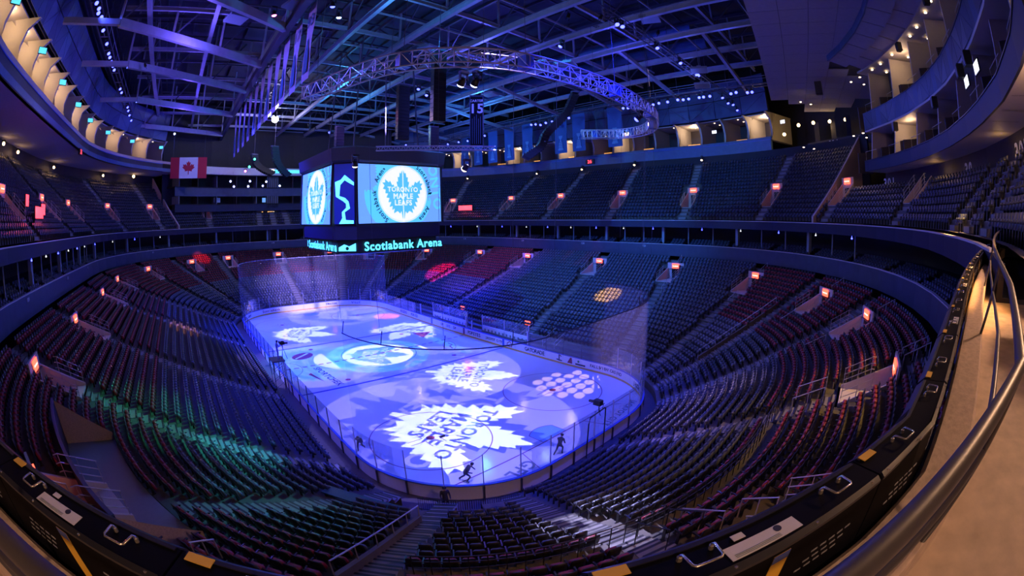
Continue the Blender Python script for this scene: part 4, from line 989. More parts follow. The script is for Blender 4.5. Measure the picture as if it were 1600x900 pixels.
for i in range(len(path)):
    d_ = (path[min(i+1, len(path)-1)]-path[max(i-1, 0)]).normalized(); nrm.append(Vector((d_.y, -d_.x)))
def tp(i, s_, z): p = path[i]-o0+nrm[i]*s_; return (p.x, p.y, z)
for s_ in (-.4, .4):
    for z in (0, .8): MB().tube([tp(i, s_, z) for i in range(len(path))], .045, 6).build('chord', 'aluminium', tr)
for i in range(len(path)-1):
    mb = MB()
    for s_ in (-.4, .4): mb.bar(tp(i, s_, 0), tp(i, s_, .8), .045).bar(tp(i, s_, 0 if i % 2 else .8), tp(i+1, s_, .8 if i % 2 else 0), .04)
    mb.bar(tp(i, -.4, .8), tp(i+1, .4, .8), .03).bar(tp(i, -.4, 0), tp(i, .4, 0), .03); mb.build('lattice_bay', 'aluminium', tr)
for i in range(3, len(path), 9):
    mb = MB(); mb.box((*tp(i, 0, 0)[:2], .4), (.62, .62, .72)); mb.build('motor_box', 'rail_blue', tr); MB().tube([tp(i, 0, .8), tp(i, 0, 13)], .02, 4).build('chain', 'steel_dark', tr)

# ================================================================== LOUDSPEAKER ARRAYS
def speaker_array(pts, wid, lab, hang):
    r = thing('speaker_array', lab, 'speaker array', pts[0]); o0 = Vector(pts[0]); P = catmull([Vector(p)-o0 for p in pts], 4)
    L = [0]
    for a, b in zip(P[:-1], P[1:]): L.append(L[-1]+(b-a).length)
    n = max(6, round(L[-1]/.42)); Q = [Vector([np.interp(L[-1]*k/n, L, [p[c] for p in P]) for c in range(3)]) for k in range(n+1)]
    rz = math.atan2(CAM[1]-pts[0][1], CAM[0]-pts[0][0])+PI/2+.5
    for a, b in zip(Q[:-1], Q[1:]):
        c = (a+b)/2; d_ = (b-a).normalized(); xa = Vector((math.cos(rz), math.sin(rz), 0)); ya = d_.cross(xa).normalized()
        M = Matrix((( *xa, 0), (*ya, 0), (*(-d_), 0), (0, 0, 0, 1))).transposed(); M = Matrix.Translation(c) @ M
        MB().prism([(-.3, -.185), (.34, -.2), (.34, .2), (-.3, .185)], -wid/2, wid/2).build('cabinet', 'black', r).matrix_basis = M
    MB().box((0, 0, .15), (wid, .7, .2), rz).build('fly_bar', 'steel_dark', r); MB().tube([(0, 0, .2), (0, 0, hang)], .03, 4).build('chain', 'steel_dark', r)
def along(az, el0, el1, D): return [(CAM[0]+D*math.sin(math.radians(az)), CAM[1]+D*math.cos(math.radians(az)), CAM[2]+D*math.tan(math.radians(e))) for e in np.linspace(el0, el1, 3)]
speaker_array(along(34.4, 21.6, 12.4, 38), 1.25, 'tall black loudspeaker column right of the curved truss middle', 5)
speaker_array(along(29.7, 17.0, 10.1, 50), 1.5, 'black loudspeaker column above the scoreboard, nearest its middle', 5)
speaker_array(along(33.9, 11.6, 8.2, 60), 1.3, 'short black loudspeaker column above the scoreboard right side', 9)
speaker_array(along(21.3, 11.7, 8.6, 62), 1.3, 'short black loudspeaker column above the scoreboard left side', 8)
speaker_array([(22.0, -12.2, 31.6), (21.9, -10.8, 29.3), (20.6, -10.0, 27.6), (19.3, -9.4, 26.2), (18.9, -8.7, 24.5), (16.6, -8.3, 23.0)], 1.0, 'curved black loudspeaker array hanging before the right banners', 4.5)
speaker_array([(-3.6, 36., 29.6), (-3.2, 36., 27.2), (-2.0, 36., 25.4), (-.6, 36., 24.2)], 1.5, 'curved black loudspeaker array left of the scoreboard', 7)
speaker_array([(-7.0, 40., 28.6), (-6.6, 40., 27.0), (-5.0, 40., 25.8), (-2.9, 40., 25.0)], 1.5, 'curved loudspeaker array with green light near the flag', 8)

# ================================================================== BANNERS AND FLAG
def banner(loc, rz, wd, h, m, lab, group):
    r = thing('hanging_banner', lab, 'banner', loc, rz, group); mb = MB(); n = 12
    for j in range(n+1):
        z = -h*j/n; 
        for i in range(5): xq = -wd/2+wd*i/4; mb.v.append((xq, .05*math.sin(z*1.3+i), z))
    for j in range(n):
        for i in range(4): a = j*5+i; mb.f.append((a, a+1, a+6, a+5))
    o = mb.build('cloth', m, r); md = o.modifiers.new('thickness', 'SOLIDIFY'); md.thickness = .015
    MB().tube([(-wd/2-.05, 0, .03), (wd/2+.05, 0, .03)], .04, 6).build('top_bar', 'steel_dark', r); MB().tube([(0, 0, 0), (0, 0, 2.2)], .015, 4).build('wire', 'steel_dark', r)
    return r
def put(r, polys, m, z, nm='print', y=-.10):
    o = link(nm, fill_polys(polys), m, r); o.matrix_basis = Matrix.Translation((0, y, z)) @ Matrix.Rotation(PI/2, 4, 'X'); return o
_c = [(.55, -1.7), (.55, -1.45), (.42, -1.4), (.42, -.9), (.36, -.85), (.36, -.45), (.26, -.35), (.12, -.1), (.10, .15), (.34, .35), (.40, .75)]
CUP = _c+[(-x, y) for x, y in reversed(_c)]
for i, yv in enumerate((-5.4, 2.5, 6.8, 15.6, 20.9, 26.2, 31.2, 36.1)):
    r = banner((42.0, yv, 35.0), -PI/2, 2.9, 7.4, 'banner_blue', 'blue championship banner with a pale trophy, %s from the right' % nth(i+1), 'trophy banners')
    put(r, xf([CUP], (0, 0), 0, 1.15), 'banner_cup', -4.9, 'trophy_print')
    for k in range(4): put(r, [rect(-.44, -.05, .44, .05)], 'banner_blue', -5.3-.32*k, 'trophy_band', -.12)
for i, (yv, num) in enumerate(((-11.2, '93'), (-7.2, '17'), (-3.0, ''), (.6, ''), (4.6, ''), (8.8, ''), (13.2, ''), (18., ''), (23., ''), (28.5, ''), (34., ''))):
    r = banner((-12.0, yv, 34.8), -PI/2+.0, 1.9, 7.5, 'banner_lilac', 'lilac retired number banner, %s from the right of the left row' % nth(i+1), 'retired number banners')
    if num: put(r, text_polys(num, 1.6), 'banner_blue', -1.9, 'number_print')
    put(r, [[(-.6, -2.2), (.6, -2.2), (.55, -.6), (.3, .3), (.25, .9), (-.25, .9), (-.3, .3), (-.55, -.6)]], 'banner_blue', -4.6, 'portrait_print')
    if num: put(r, text_polys(num, 1.6), 'banner_blue', -1.9, 'number_print', .10).rotation_euler = (PI/2, 0, PI)
    put(r, [[(-.6, -2.2), (.6, -2.2), (.55, -.6), (.3, .3), (.25, .9), (-.25, .9), (-.3, .3), (-.55, -.6)]], 'banner_blue', -4.6, 'portrait_print', .10)
r = banner((16.4, .8, 32.9), -math.radians(40)-PI*0, 1.9, 7.4, 'banner_dark', 'narrow black banner with the number 15', 'dark banner'); r.rotation_euler[2] = -math.radians(40)
put(r, text_polys('CARTER', .48), 'number_white', -.8, 'name_print'); put(r, text_polys('15', 1.9), 'number_white', -2.0, 'number_print')
put(r, [rect(-.92, -3.6, .92, 3.6), rect(-.86, -3.55, .86, 3.55)], 'fascia_blue', -3.7, 'border_print')
for k in range(5): put(r, [rect(-.6+k*.28, -2., -.55+k*.28, 1.6+.3*(k % 3))], 'fascia_blue', -5.0, 'figure_print')
fl = thing('maple_leaf_flag', 'red and white flag with a red maple leaf hanging at the far left', 'flag', (-20.65, 45, 28.85), 0.)
for nm, x0, x1, m in (('red_band', -4.05, -2.05, 'cloth_red'), ('white_field', -2.05, 2.05, 'cloth_white'), ('red_band', 2.05, 4.05, 'cloth_red')): MB().box(((x0+x1)/2, 0, -2.05), (x1-x0-.01, .05, 4.1)).build(nm, m, fl)
put(fl, xf([FLAG_LEAF], (0, 0), 0, 1.75), 'cloth_red', -2.4, 'maple_leaf', -.05)
for xx in (-3.5, 3.5): MB().tube([(xx, 0, 0), (xx, 0, 6)], .02, 4).build('wire', 'steel_dark', fl)

# ================================================================== STAGE LIGHTS
for m_ in ('lens_blue', 'lens_white', 'lens_bright', 'lens_warm', 'lens_pink', 'lens_green', 'downlight', 'glass_glow', 'number_white'): MATS[m_].cycles.emission_sampling = 'NONE'
head_me = MB().tube([(0, 0, .02), (0, 0, -.10), (0, 0, -.42)], [.13, .2, .24], 10).mesh('head', True); yoke_me = MB().box((0, 0, .32), (.5, .3, .14)).box((-.24, 0, .08), (.05, .16, .42)).box((.24, 0, .08), (.05, .16, .42)).mesh('yoke')
def dome(r):
    mb = MB(); mb.tube([(0, 0, -.40), (0, 0, -.46), (0, 0, -.52), (0, 0, -.545)], [r, r*.92, r*.6, r*.15], 10); return mb.mesh('lens', True)
lens_me = {}
def stage_light(loc, aim, m, lab, group, r=.22, scale=1.):
    t = thing('stage_light', lab, 'stage light', loc, 0, group, (scale,)*3)
    if (m, r) not in lens_me: lens_me[m, r] = dome(r); lens_me[m, r].materials.append(MATS[m])
    q = (Vector(aim)-Vector(loc)).to_track_quat('-Z', 'Y').to_euler()
    link('yoke', yoke_me, 'black', t); h = link('head', head_me, 'black', t); h.rotation_euler = q
    link('lens', lens_me[m, r], None, h); return t
WL = [[-9.5, 34.4], [-8.0, 34.6], [-7.7, 34.3], [-6.0, 34.7], [-3.6, 34.4], [-0.1, 34.4], [2.2, 34.2], [3.4, 34.2], [4.8, 34.2], [6.6, 34.3], [8.0, 34.3], [15.6, 34.2], [17.4, 34.2], [21.6, 34.4], [26.4, 34.4], [27.8, 34.2], [30.1, 34.0], [33.5, 33.9], [37.0, 34.0], [39.7, 33.9], [43.6, 34.0], [46.7, 33.8]]
EL = [[-31.8, 32.7], [-31.1, 32.7], [-29.4, 32.9], [-28.6, 32.8], [-25.3, 32.8], [-24.3, 32.8], [-23.6, 32.8], [-21.9, 32.8], [-21.0, 32.8], [-20.1, 32.9], [-18.4, 32.8], [-16.9, 32.8], [-15.9, 32.7], [-11.4, 32.8], [-10.5, 32.9], [0.5, 32.9], [4.3, 32.8], [5.8, 32.8], [7.1, 32.6], [8.3, 32.9], [9.4, 33.0], [22.6, 32.8], [28.3, 32.5], [31.5, 32.7], [35.6, 32.8]]
SLt = [[9.8, 33.3], [10.7, 33.4], [17.6, 33.5], [23.5, 33.6], [28.5, 33.6], [38.6, 33.0], [41.3, 32.8], [44.1, 33.2], [46.3, 32.8]]
BLUE = (.06, .09, 1.0)
for i, (yv, z) in enumerate(WL):
    t = stage_light((-33.2, yv, z), (-14, yv-14, 8), 'lens_blue', 'blue stage light on the left catwalk, %s from the top' % nth(i+1), 'left catwalk lights')
    if i % 4 == 1: lamp('SPOT', 'beam', (-32.9, yv, z-.7), BLUE, 6500, (22, yv-10, 4), 95, .8, .25, t)
for i, (yv, z) in enumerate(EL):
    t = stage_light((36.8, yv, z), (8, yv-12, 6), 'lens_blue', 'blue stage light on the right catwalk, %s from the right' % nth(i+1), 'right catwalk lights')
    if i % 5 == 2: lamp('SPOT', 'beam', (36.4, yv, z-.7), BLUE, 6500, (-20, yv-14, 4), 95, .8, .25, t)
for i, (xv, z) in enumerate(SLt):
    t = stage_light((xv, -26.6, z), (xv-8, -36, 8), 'lens_blue', 'blue stage light on the black roof truss, %s from the left' % nth(i+1), 'roof truss lights')
for i, (loc, m) in enumerate((((-8.2, -27.9, 23.2), 'lens_white'), ((-7.6, -28.3, 23.2), 'lens_white'), ((6.4, -30.1, 23.2), 'lens_blue'), ((7.6, 2., 33), 'lens_blue'), ((10.2, 4., 33), 'lens_blue'), ((10.3, -19.8, 33), 'lens_blue'), ((29.7, 42.9, 33), 'lens_blue'), ((7.5, 35.4, 33), 'lens_blue'), ((-24.3, 41.7, 33), 'lens_white'), ((27.5, -27.6, 33), 'lens_blue'), ((-15.8, -12., 33), 'lens_pink'), ((-11.6, -15.2, 33), 'lens_blue'), ((-10.3, -13.5, 33), 'lens_white'), ((-9.8, -17.8, 19.9), 'lens_warm'), ((-3.0, -21.6, 19.5), 'lens_warm'))):
    stage_light(loc, (CAM[0]*.3, -8, 0), m, ['bright light under the left part of the curved truss', 'second bright light under the curved truss', 'blue light under the right part of the curved truss', 'roof light left of the tall loudspeaker column', 'roof light between the loudspeaker columns', 'single blue light hanging above the square ceiling panels', 'small light over the right far corner', 'small light high above the scoreboard left side', 'lone white light in the dark roof at the left', 'blue light before the tiled ceiling', 'round pinkish lamp near the top left banners', 'blue lamp above the first lilac banner', 'white lamp right of the first lilac banner', 'lamp hanging on the left of the light bar', 'lamp hanging on the right of the light bar'][i], 'single roof lights')
for i, (xv, z) in enumerate(((-10.7, 24.6), (-6.2, 24.6), (-2.4, 24.5), (-9.9, 23.5), (-6.6, 23.5), (-3.2, 23.6), (.8, 23.6))):
    stage_light((xv, 49.5, z), (xv-6, 0, 2), 'lens_white', 'white light in the far box row left of the scoreboard, %s one' % nth(i+1), 'lights in the far boxes')
for i, (loc, m) in enumerate((((-8.2, 38.5, 26.2), 'lens_green'), ((-9.0, 38.5, 25.4), 'lens_pink'), ((-7.0, 39.5, 27.8), 'lens_green'))): stage_light(loc, (CAM[0], CAM[1], 10), m, ['green lamp on the array near the flag', 'pink lamp below the green lamp near the flag', 'upper green lamp near the flag'][i], 'coloured lamps near the flag')
for i, (pxz) in enumerate(((43.5, -28.0, 24.8), (45.5, -25.0, 25.3))): pass
for i, P_ in enumerate(((43.3, -34.9, 27.5), (43.6, -37.3, 28.8), (43.9, -39.7, 29.1), (44.0, -42.4, 29.2), (44.1, -45.0, 29.4))):
    stage_light(P_, (CAM[0], CAM[1], 20), 'lens_warm', 'amber flood lamp in the dark right corner, %s from the left' % nth(i+1), 'amber corner lamps', .26)
    if i in (1, 3): lamp('POINT', 'glow', (P_[0]-.6, P_[1]+.4, P_[2]-.4), (1, .62, .2), 200, radius=.2)
for i, (u, t_, z) in enumerate(((3.62, 1.5, 25.3), (3.5, 1.47, 25.6), (3.85, 1.5, 25.2), (4.15, 1.5, 25.3), (4.35, 1.5, 25.4))):
    stage_light(rp(u, t_, z), (CAM[0], CAM[1], 15), 'lens_warm', 'amber lamp under the left suites, %s from the flag' % nth(i+1), 'amber lamps under the left suites', .22 if i != 1 else .3)
    lamp('POINT', 'glow', rp(u, t_-.03, z-.5), (1, .55, .22), 45, radius=.2)
for i, u in enumerate((7.93, 8.29, 8.71, 9.05, 9.3)):
    stage_light(rp(u, 1.50, 25.2), rp(u, 1.3, 18), 'lens_warm', 'amber aisle lamp under the right balcony front, %s from the right' % nth(i+1), 'amber aisle lamps', .18); lamp('SPOT', 'glow', rp(u, 1.49, 24.9), (1, .50, .16), 1500, rp(u, 1.3, 18), 42, .6, .1)
# the dazzling follow spot at the far left
fs = stage_light((-3.6, 37.5, 35.3), (CAM[0], CAM[1], CAM[2]), 'lens_bright', 'dazzling white spotlight shining at the camera from the far roof', 'follow spot', .42, 1.6)
lamp('POINT', 'glow', (-4.0, 36.0, 34.9), (.75, .7, 1), 2500, radius=.3, parent=fs)
# square ceiling panels
pan = MB().box((0, 0, 0), (2.0, 2.0, .25)).box((0, 0, .3), (.5, .5, .4)).tube([(0, 0, .4), (0, 0, 4.)], .02, 4).mesh('ceiling_panel')
for i, (xv, yv, z) in enumerate(((11.9, -15.4, 32.2), (14.0, -17.2, 32.3), (25.0, -28.4, 32.6), (28.0, -27.5, 31.6), (16., -27., 36), (-18.5, -6.5, 34.5), (-13.4, -9.8, 35), (5., -4, 36), (20, 2, 34))):
    o = link('roof_box', pan, 'column', None, (xv, yv, z)); o.rotation_euler[2] = .3; tag(o, 'pale square unit hanging under the roof, %s one from the right group' % nth(i+1), 'roof unit', 'square roof units')

# wash and colour lamps standing on the roof steel
for loc, tgt, col, pw, ang in (((-29, -17, 33.5), (0, -16, 0), (.010, .026, 1), 250000, 66), ((-29, 14, 33.5), (4, 10, 0), (.010, .026, 1), 200000, 60), ((29, 8, 33.5), (2, 6, 0), (.010, .026, 1), 215000, 66), ((0, 38, 33.5), (0, 22, 0), (.018, .024, 1), 66000, 62), ((0, -36, 33.5), (0, -22, 0), (.012, .03, 1), 54000, 62)):
    lamp('SPOT', 'ice_wash', loc, col, pw, tgt, ang, .7, .4)
for loc, tgt, col, pw, ang, bl in (
    ((-5, 0, 33), (-22.6, 6.9, 4.5), (1, .35, .12), 70000, 8, .6), ((5, -10, 33), (-25.4, -20, 5.6), (.05, .75, .25), 60000, 13, .8), ((8, -14, 33), (-20.5, -22.5, 3.6), (.05, .75, .65), 120000, 9, .7), ((4, -18, 33), (-20.2, -30.1, 4.7), (.05, .6, .6), 36000, 14, .8),
    ((-4, 12, 33), (25.0, 22.6, 5.6), (1, .02, .35), 330000, 9, .4), ((10, 4, 33), (22.1, 9.9, 4.3), (1, .03, .12), 150000, 5, .3), ((4, -12, 33), (25.2, -14.6, 5.5), (1, .45, .08), 330000, 6.5, .4), ((-2, 10, 33), (-17.9, 45.3, 9.3), (1, .04, .08), 260000, 5.5, .5), ((15, 12, 33), (10.4, 17.4, 0), (1, .12, .40), 60000, 8, .4),
    ((4, -8, 33), (-10.6, -38.2, 5.0), (.62, .58, 1), 330000, 7.5, .5), ((-2, -4, 33), (4.5, -36.5, 3.0), (.85, .52, .80), 80000, 14, .6), ((-6, -6, 33), (13.7, -33.3, 3.4), (.30, .24, 1), 22000, 22, .8), ((-6, 10, 33), (28, 12, 7), (.42, .14, 1), 60000, 28, .8), ((-26, -9, 33), (12.5, -9, .6), (.22, .22, 1), 24000, 24, .7), ((-26, 14, 33), (12.5, 12, .6), (.22, .22, 1), 22000, 20, .7), ((-8, -2, 33), (35, -3, 9.6), (1, .05, .30), 12000, 9, .6), ((-12, 0, 33), (43, 1, 21), (.75, .12, .75), 60000, 13, .8),  # two lilac beams aimed at the right boards are added to brighten them
    ((4, -2, 33), (1, 36, 3), (.42, .32, 1), 260000, 22, .6), ((-4, -10, 33), (27, -10, 6), (.04, .20, 1), 64000, 50, .8), ((-8, -16, 33), (44, -18, 21), (.04, .30, .90), 40000, 40, .8), ((0, 0, 33), (-30, -5, 8), (.14, .10, 1), 6000, 60, .8), ((6, -12, 33), (-6, -40, 5), (.22, .10, 1), 4000, 40, .8)):
    lamp('SPOT', 'colour_beam', loc, col, pw, tgt, ang, bl, .12)
# lamps among the steel that make the roof glow blue and cyan
for loc, col, pw in (((-6, -14, 32.5), (.06, .35, 1), 3000), ((4, 20, 32), (.06, .45, 1), 5000), ((12, -6, 32), (.10, .10, 1), 4200), ((20, -20, 32), (.08, .08, 1), 2400), ((26, 12, 32.5), (.05, .30, .9), 5000), ((-22, -4, 32), (.16, .10, 1), 4200), ((-22, 24, 31), (.14, .08, 1), 4200), ((-8, 36, 33), (.22, .14, 1), 3600), ((33, -24, 31.5), (.06, .14, 1), 900), ((33, 26, 31), (.05, .2, 1), 2600)):
    lamp('POINT', 'roof_glow', loc, col, pw*.6, radius=.3)
# warm light of the concourse behind the camera and the corner
lamp('POINT', 'concourse_lamp', (-26.0, -50.5, 19.2), (1, .54, .30), 1100, radius=.4); lamp('POINT', 'concourse_lamp', (-12.5, -52.4, 19.0), (1, .54, .30), 1500, radius=.4)
lamp('SPOT', 'concourse_lamp', (2, -53.0, 19.6), (1, .55, .14), 8000, (0, -47, 8.5), 44, .6, .3); lamp('SPOT', 'concourse_lamp', (-13, -50, 19.), (1, .45, .12), 2600, (-13, -43.5, 7.5), 50, .6, .3)
for u in (7.2, 6.85, 7.45): lamp('POINT', 'concourse_lamp', rp(u, 1.19, 19.3), (1, .55, .16), 14, radius=.3)

# ================================================================== PROJECTORS: each throws a cut-out pattern on the ice
def projector(centre, src, polys, col, power, R, lab, k=.02, radius=.0006):
    """polys: outlines on the ice around the centre; the plate is the same figure scaled towards the lamp"""
    L = Vector(src); t = thing('pattern_projector', lab, 'projector', src, 0, 'pattern projectors')
    mb = MB()
    for sub, size, ang in polys:                     # each piece is filled upright, then turned and scaled
        m_ = fill_polys(sub); ca, sa = math.cos(ang), math.sin(ang); vs = []
        for v in m_.vertices:
            p = Vector((centre[0]+(v.co.x*ca-v.co.y*sa)*size, centre[1]+(v.co.x*sa+v.co.y*ca)*size, 0)); vs.append((p-L)*k)
        mb.add(vs, [tuple(f.vertices) for f in m_.polygons]); bpy.data.meshes.remove(m_)
    me = mb.mesh('pattern_plate')
    link('pattern_plate', me, 'black', t)
    c = (Vector((*centre, 0))-L); d_ = c.normalized(); q = c.to_track_quat('-Z', 'Y').to_euler()
    h = MB().tube([(0, 0, .04), (0, 0, .2), (0, 0, .5)], [.16, .18, .12], 12).bar((-.2, 0, .6), (-.2, 0, -.2), .04).bar((.2, 0, .6), (.2, 0, -.2), .04).build('housing', 'black', t); h.rotation_euler = q
    L_ = lamp('SPOT', 'pattern_beam', src, col, power, (*centre, 0), 2*math.degrees(math.atan(R*1.12/c.length)), .02, radius, t)
    return t
def tilt(up): return math.atan2(up[1], up[0])-PI/2
SQ = rect(-1.35, -1.35, 1.35, 1.35)
def leaf_hole(size, up): return [([rect(-.9, -.9, .9, .9), LEAF], size, tilt(up)), (LETTERS, size, tilt(up))]
def disc_leaf(R, size, up): return [([SQ, circle(1.)], R, 0.), ([LEAF]+LETTERS, size, tilt(up))]
WHT = (.50, .54, 1.0); LAV = (.28, .23, 1.0)
for i, (c, src, size, up, pw, col) in enumerate((((-5.2, 14.3), (-6, 26, 33), 10.0, (.8, -.6), 104000, WHT), ((8.3, 7.4), (24, 14, 33), 10.5, (-.8, -.55), 104000, WHT), ((4.3, -12.4), (6, -24, 33), 9.5, (.64, -.77), 108000, WHT), ((-4.4, -21.2), (0, -27, 33), 12.0, (.40, -.92), 108000, WHT), ((5.2, 23.6), (2, 32, 33), 11., (.9, -.3), 50000, LAV))):
    projector(c, src, leaf_hole(size, up), col, pw, size*.56, 'black projector throwing a white leaf on the ice, %s of the leaf projectors' % nth(i+1))
for i, (c, src, R, size, up, pw, col) in enumerate((((-4.6, -19.6), (-6, -30, 33), 10.6, 18.5, (.40, -.92), 50000, LAV), ((2.2, -9.0), (8, -26, 33), 8.8, 15., (.64, -.77), 50000, LAV), ((-8.2, 1.4), (-28, 4, 33), 8.2, 12.5, (.75, -.66), 64000, LAV), ((4., 24.), (4, 34, 33), 8.6, 15., (.9, -.4), 50000, LAV))):
    projector(c, src, disc_leaf(R, size, up), col, pw, R, 'black projector throwing a lilac disc with a dark leaf, %s of four' % nth(i+1))
projector((-8.2, 1.4), (-28, 8.5, 33), [([SQ, circle(1.)], 6.4, 0.)], (.03, .42, 1), 40000, 6.4, 'black projector throwing a cyan disc on the left of the ice')
up = (.82, -.57); aa = math.atan2(up[1], up[0])-PI/2; RT_ = []
for tx, a in (('Scotiabank', PI*.28), ('Arena', -PI*.12), ('Scotiabank', PI*1.28), ('Arena', PI*.88)): RT_ += arc_text(tx, 5.0, a+aa, .95)
projector((-.3, -.3), (-32, 11, 33), [([SQ, circle(1.)], 6.2, 0.), (RT_, 1., 0.)], (.02, .50, 1), 80000, 6.2, 'black projector throwing the cyan lettered disc at centre ice')
projector((-.3, -.3), (33, -9.4, 32), disc_leaf(4.25, 7.6, up), (1, .88, .82), 150000, 4.25, 'black projector throwing the white disc with a leaf at centre ice')
pet = []
for i in range(5):
    for j in range(5):
        if (i-2)**2+(j-2)**2 > 5.5: continue
        pet += xf([circle(1., 16)], ((i-2)*1.35+(j % 2)*.5, (j-2)*1.25), .5, .72, .5)
projector((8.6, -21.2), (14, -28.6, 33), [([rect(-5.7, -5.7, 5.7, 5.7)]+pet, 1., 0.)], (1, .62, .68), 38000, 4.2, 'black projector throwing pink petals on the near right circle')

# ================================================================== FOREGROUND: black display panels, ledge and rail
pp = [Vector(rp(u, 1.0)) for u in np.linspace(5.44, 5.652, 24)]
end = Vector((-1.5, -53.4)); a_ = pp[-1]
for k in range(1, 31):
    f = k/30; p = a_.lerp(end, f); bow = math.sin(PI*f)*.55; pp.append(p+Vector((.40, .917))*bow)
fl_ = [0]
for a, b in zip(pp[:-1], pp[1:]): fl_.append(fl_[-1]+(b-a).length)
def fpos(s_):
    p = Vector((np.interp(s_, fl_, [q.x for q in pp]), np.interp(s_, fl_, [q.y for q in pp])))
    e = .15; a = Vector((np.interp(s_-e, fl_, [q.x for q in pp]), np.interp(s_-e, fl_, [q.y for q in pp]))); b = Vector((np.interp(s_+e, fl_, [q.x for q in pp]), np.interp(s_+e, fl_, [q.y for q in pp])))
    d_ = (b-a).normalized(); return p, d_, Vector((d_.y, -d_.x))
cam_s = min(np.linspace(0, fl_[-1], 400), key=lambda q: (fpos(q)[0]-Vector((CAM[0], CAM[1]))).length)
def lift(s_): return .17*max(0, min(1, (s_-cam_s-2)/18))
def fframes(s0, s1, n): 
    out = []
    for s_ in np.linspace(s0, s1, n): p, d_, nn = fpos(s_); out.append((p.x, p.y, nn.x, nn.y))
    return out
def fsweep(prof, s0, s1, n):
    mb = MB(); base = 0; fr = fframes(s0, s1, n); m = len(prof)
    for (x, y, nx, ny), s_ in zip(fr, np.linspace(s0, s1, n)):
        for a, z in prof: mb.v.append((x+nx*a, y+ny*a, z+lift(s_)))
    for i in range(n-1):
        for k in range(m): l = (k+1) % m; mb.f.append((i*m+k, i*m+l, i*m+m+l, i*m+m+k))
    mb.f.append(tuple(range(m))[::-1]); mb.f.append(tuple(range((n-1)*m, n*m))); return mb
def fpt(s_, off, z): p, d_, nn = fpos(s_); q = p+nn*off; return (q.x, q.y, z+lift(s_))
PL = 1.28; s0 = cam_s-6.4*PL-.45; i = 0
while s0+PL < fl_[-1]:
    i += 1; s1 = s0+PL-.012; sm = (s0+s1)/2; base = fpt(sm, .05, 14.3)
    r = thing('display_panel', 'black display panel with steel handles on the railing, %s counted from the left' % nth(i), 'display panel', base, 0, 'black panels on the railing'); inv = Matrix.Translation(-Vector(base))
    def part(o): o.matrix_parent_inverse = inv; return o
    part(fsweep([(-.06, 14.30), (-.07, 14.79), (-.02, 14.845), (.15, 14.85), (.17, 14.83), (.17, 14.32)], s0, s1, 4).build('cabinet', 'panel_black', r))
    part(fsweep([(-.075, 14.78), (-.072, 14.80), (-.02, 14.852), (.0, 14.852), (.0, 14.847), (-.02, 14.847), (-.069, 14.79)], s0+.02, s1-.02, 3).build('edge_trim', 'trim_dark', r))
    part(fsweep([(.152, 14.845), (.152, 14.856), (.176, 14.84), (.176, 14.825)], s0+.01, s1-.01, 3).build('edge_trim', 'trim_dark', r))
    for f in (.28, .80):
        q = s0+PL*f
        part(MB().tube([fpt(q-.06, .035, 14.85), fpt(q-.06, .035, 14.875), fpt(q-.06, .045, 14.885), fpt(q-.055, .105, 14.885), fpt(q-.045, .115, 14.885), fpt(q+.045, .115, 14.885), fpt(q+.055, .105, 14.885), fpt(q+.06, .045, 14.885), fpt(q+.06, .035, 14.875), fpt(q+.06, .035, 14.85)], .0055, 6).build('handle', 'handle_steel', r, True))
        for e in (-.06, .06): part(MB().cyl(fpt(q+e, .035, 14.85), fpt(q+e, .035, 14.868), .011, 8).build('handle_foot', 'handle_steel', r))
    for k in range(4): part(MB().cyl(fpt(s0+.06+k*.38, .16, 14.84), fpt(s0+.06+k*.38, .16, 14.852), .007, 6).build('screw', 'handle_steel', r))
    pm_ = fpos(sm)[0]
    if (pm_-Vector((-20.15, -45.55))).length < PL*.5 or (pm_-Vector((-22.95, -43.7))).length < PL*.5 or (sm > cam_s+3 and i % 2):
        st = part(fsweep([(.065, 14.851), (.065, 14.853), (.135, 14.853), (.135, 14.851)], sm-.19, sm+.13, 2).build('rating_label', 'sticker_white', r))
        part(fsweep([(.02, 14.851), (.02, 14.8535), (.05, 14.8535), (.05, 14.851)], sm-.13, sm-.08, 2).build('small_label', 'sticker_white', r))
        e_ = part(MB().cyl(fpt(sm+.04, .085, 14.853), fpt(sm+.04, .085, 14.8545), .017, 14).build('label_emblem', 'ink', r))
        for k in range(3): part(fsweep([(.112+.007*k, 14.8535), (.112+.007*k, 14.8545), (.114+.007*k, 14.8545), (.114+.007*k, 14.8535)], sm-.17, sm+.03, 2).build('label_line', 'ink_grey', r))
        part(fsweep([(.1705, 14.36), (.1705, 14.80), (.1725, 14.80), (.1725, 14.36)], sm-.02, sm+.06, 2).build('warning_label', 'sticker_yellow', r)); part(fsweep([(.1727, 14.76), (.1727, 14.80), (.1737, 14.80), (.1737, 14.76)], sm-.02, sm+.06, 2).build('label_head', 'rail_blue', r))
    part(fsweep([(-.018, 14.852), (-.018, 14.856), (.028, 14.856), (.028, 14.852)], s0+.03, s0+.14, 2).build('warning_tag', 'sticker_yellow', r))
    for row in range(3):
        mb = MB()
        for k in range(5): mb.v += []; q = s0+.18+k*.055+row*.03; mb.bar(fpt(q, .1712, 14.60+row*.04), fpt(q+.035, .1712, 14.60+row*.04), .003, .009)
        o = part(mb.build('vent_slots', 'steel', r)); o['kind'] = 'stuff'
        mb = MB()
        for k in range(5): q = s0+.80+k*.055+row*.03; mb.bar(fpt(q, .1712, 14.60+row*.04), fpt(q+.035, .1712, 14.60+row*.04), .003, .009)
        part(mb.build('vent_slots', 'steel', r))['kind'] = 'stuff'
    s0 += PL
s_lo, s_hi = cam_s-9.5, fl_[-1]-.05
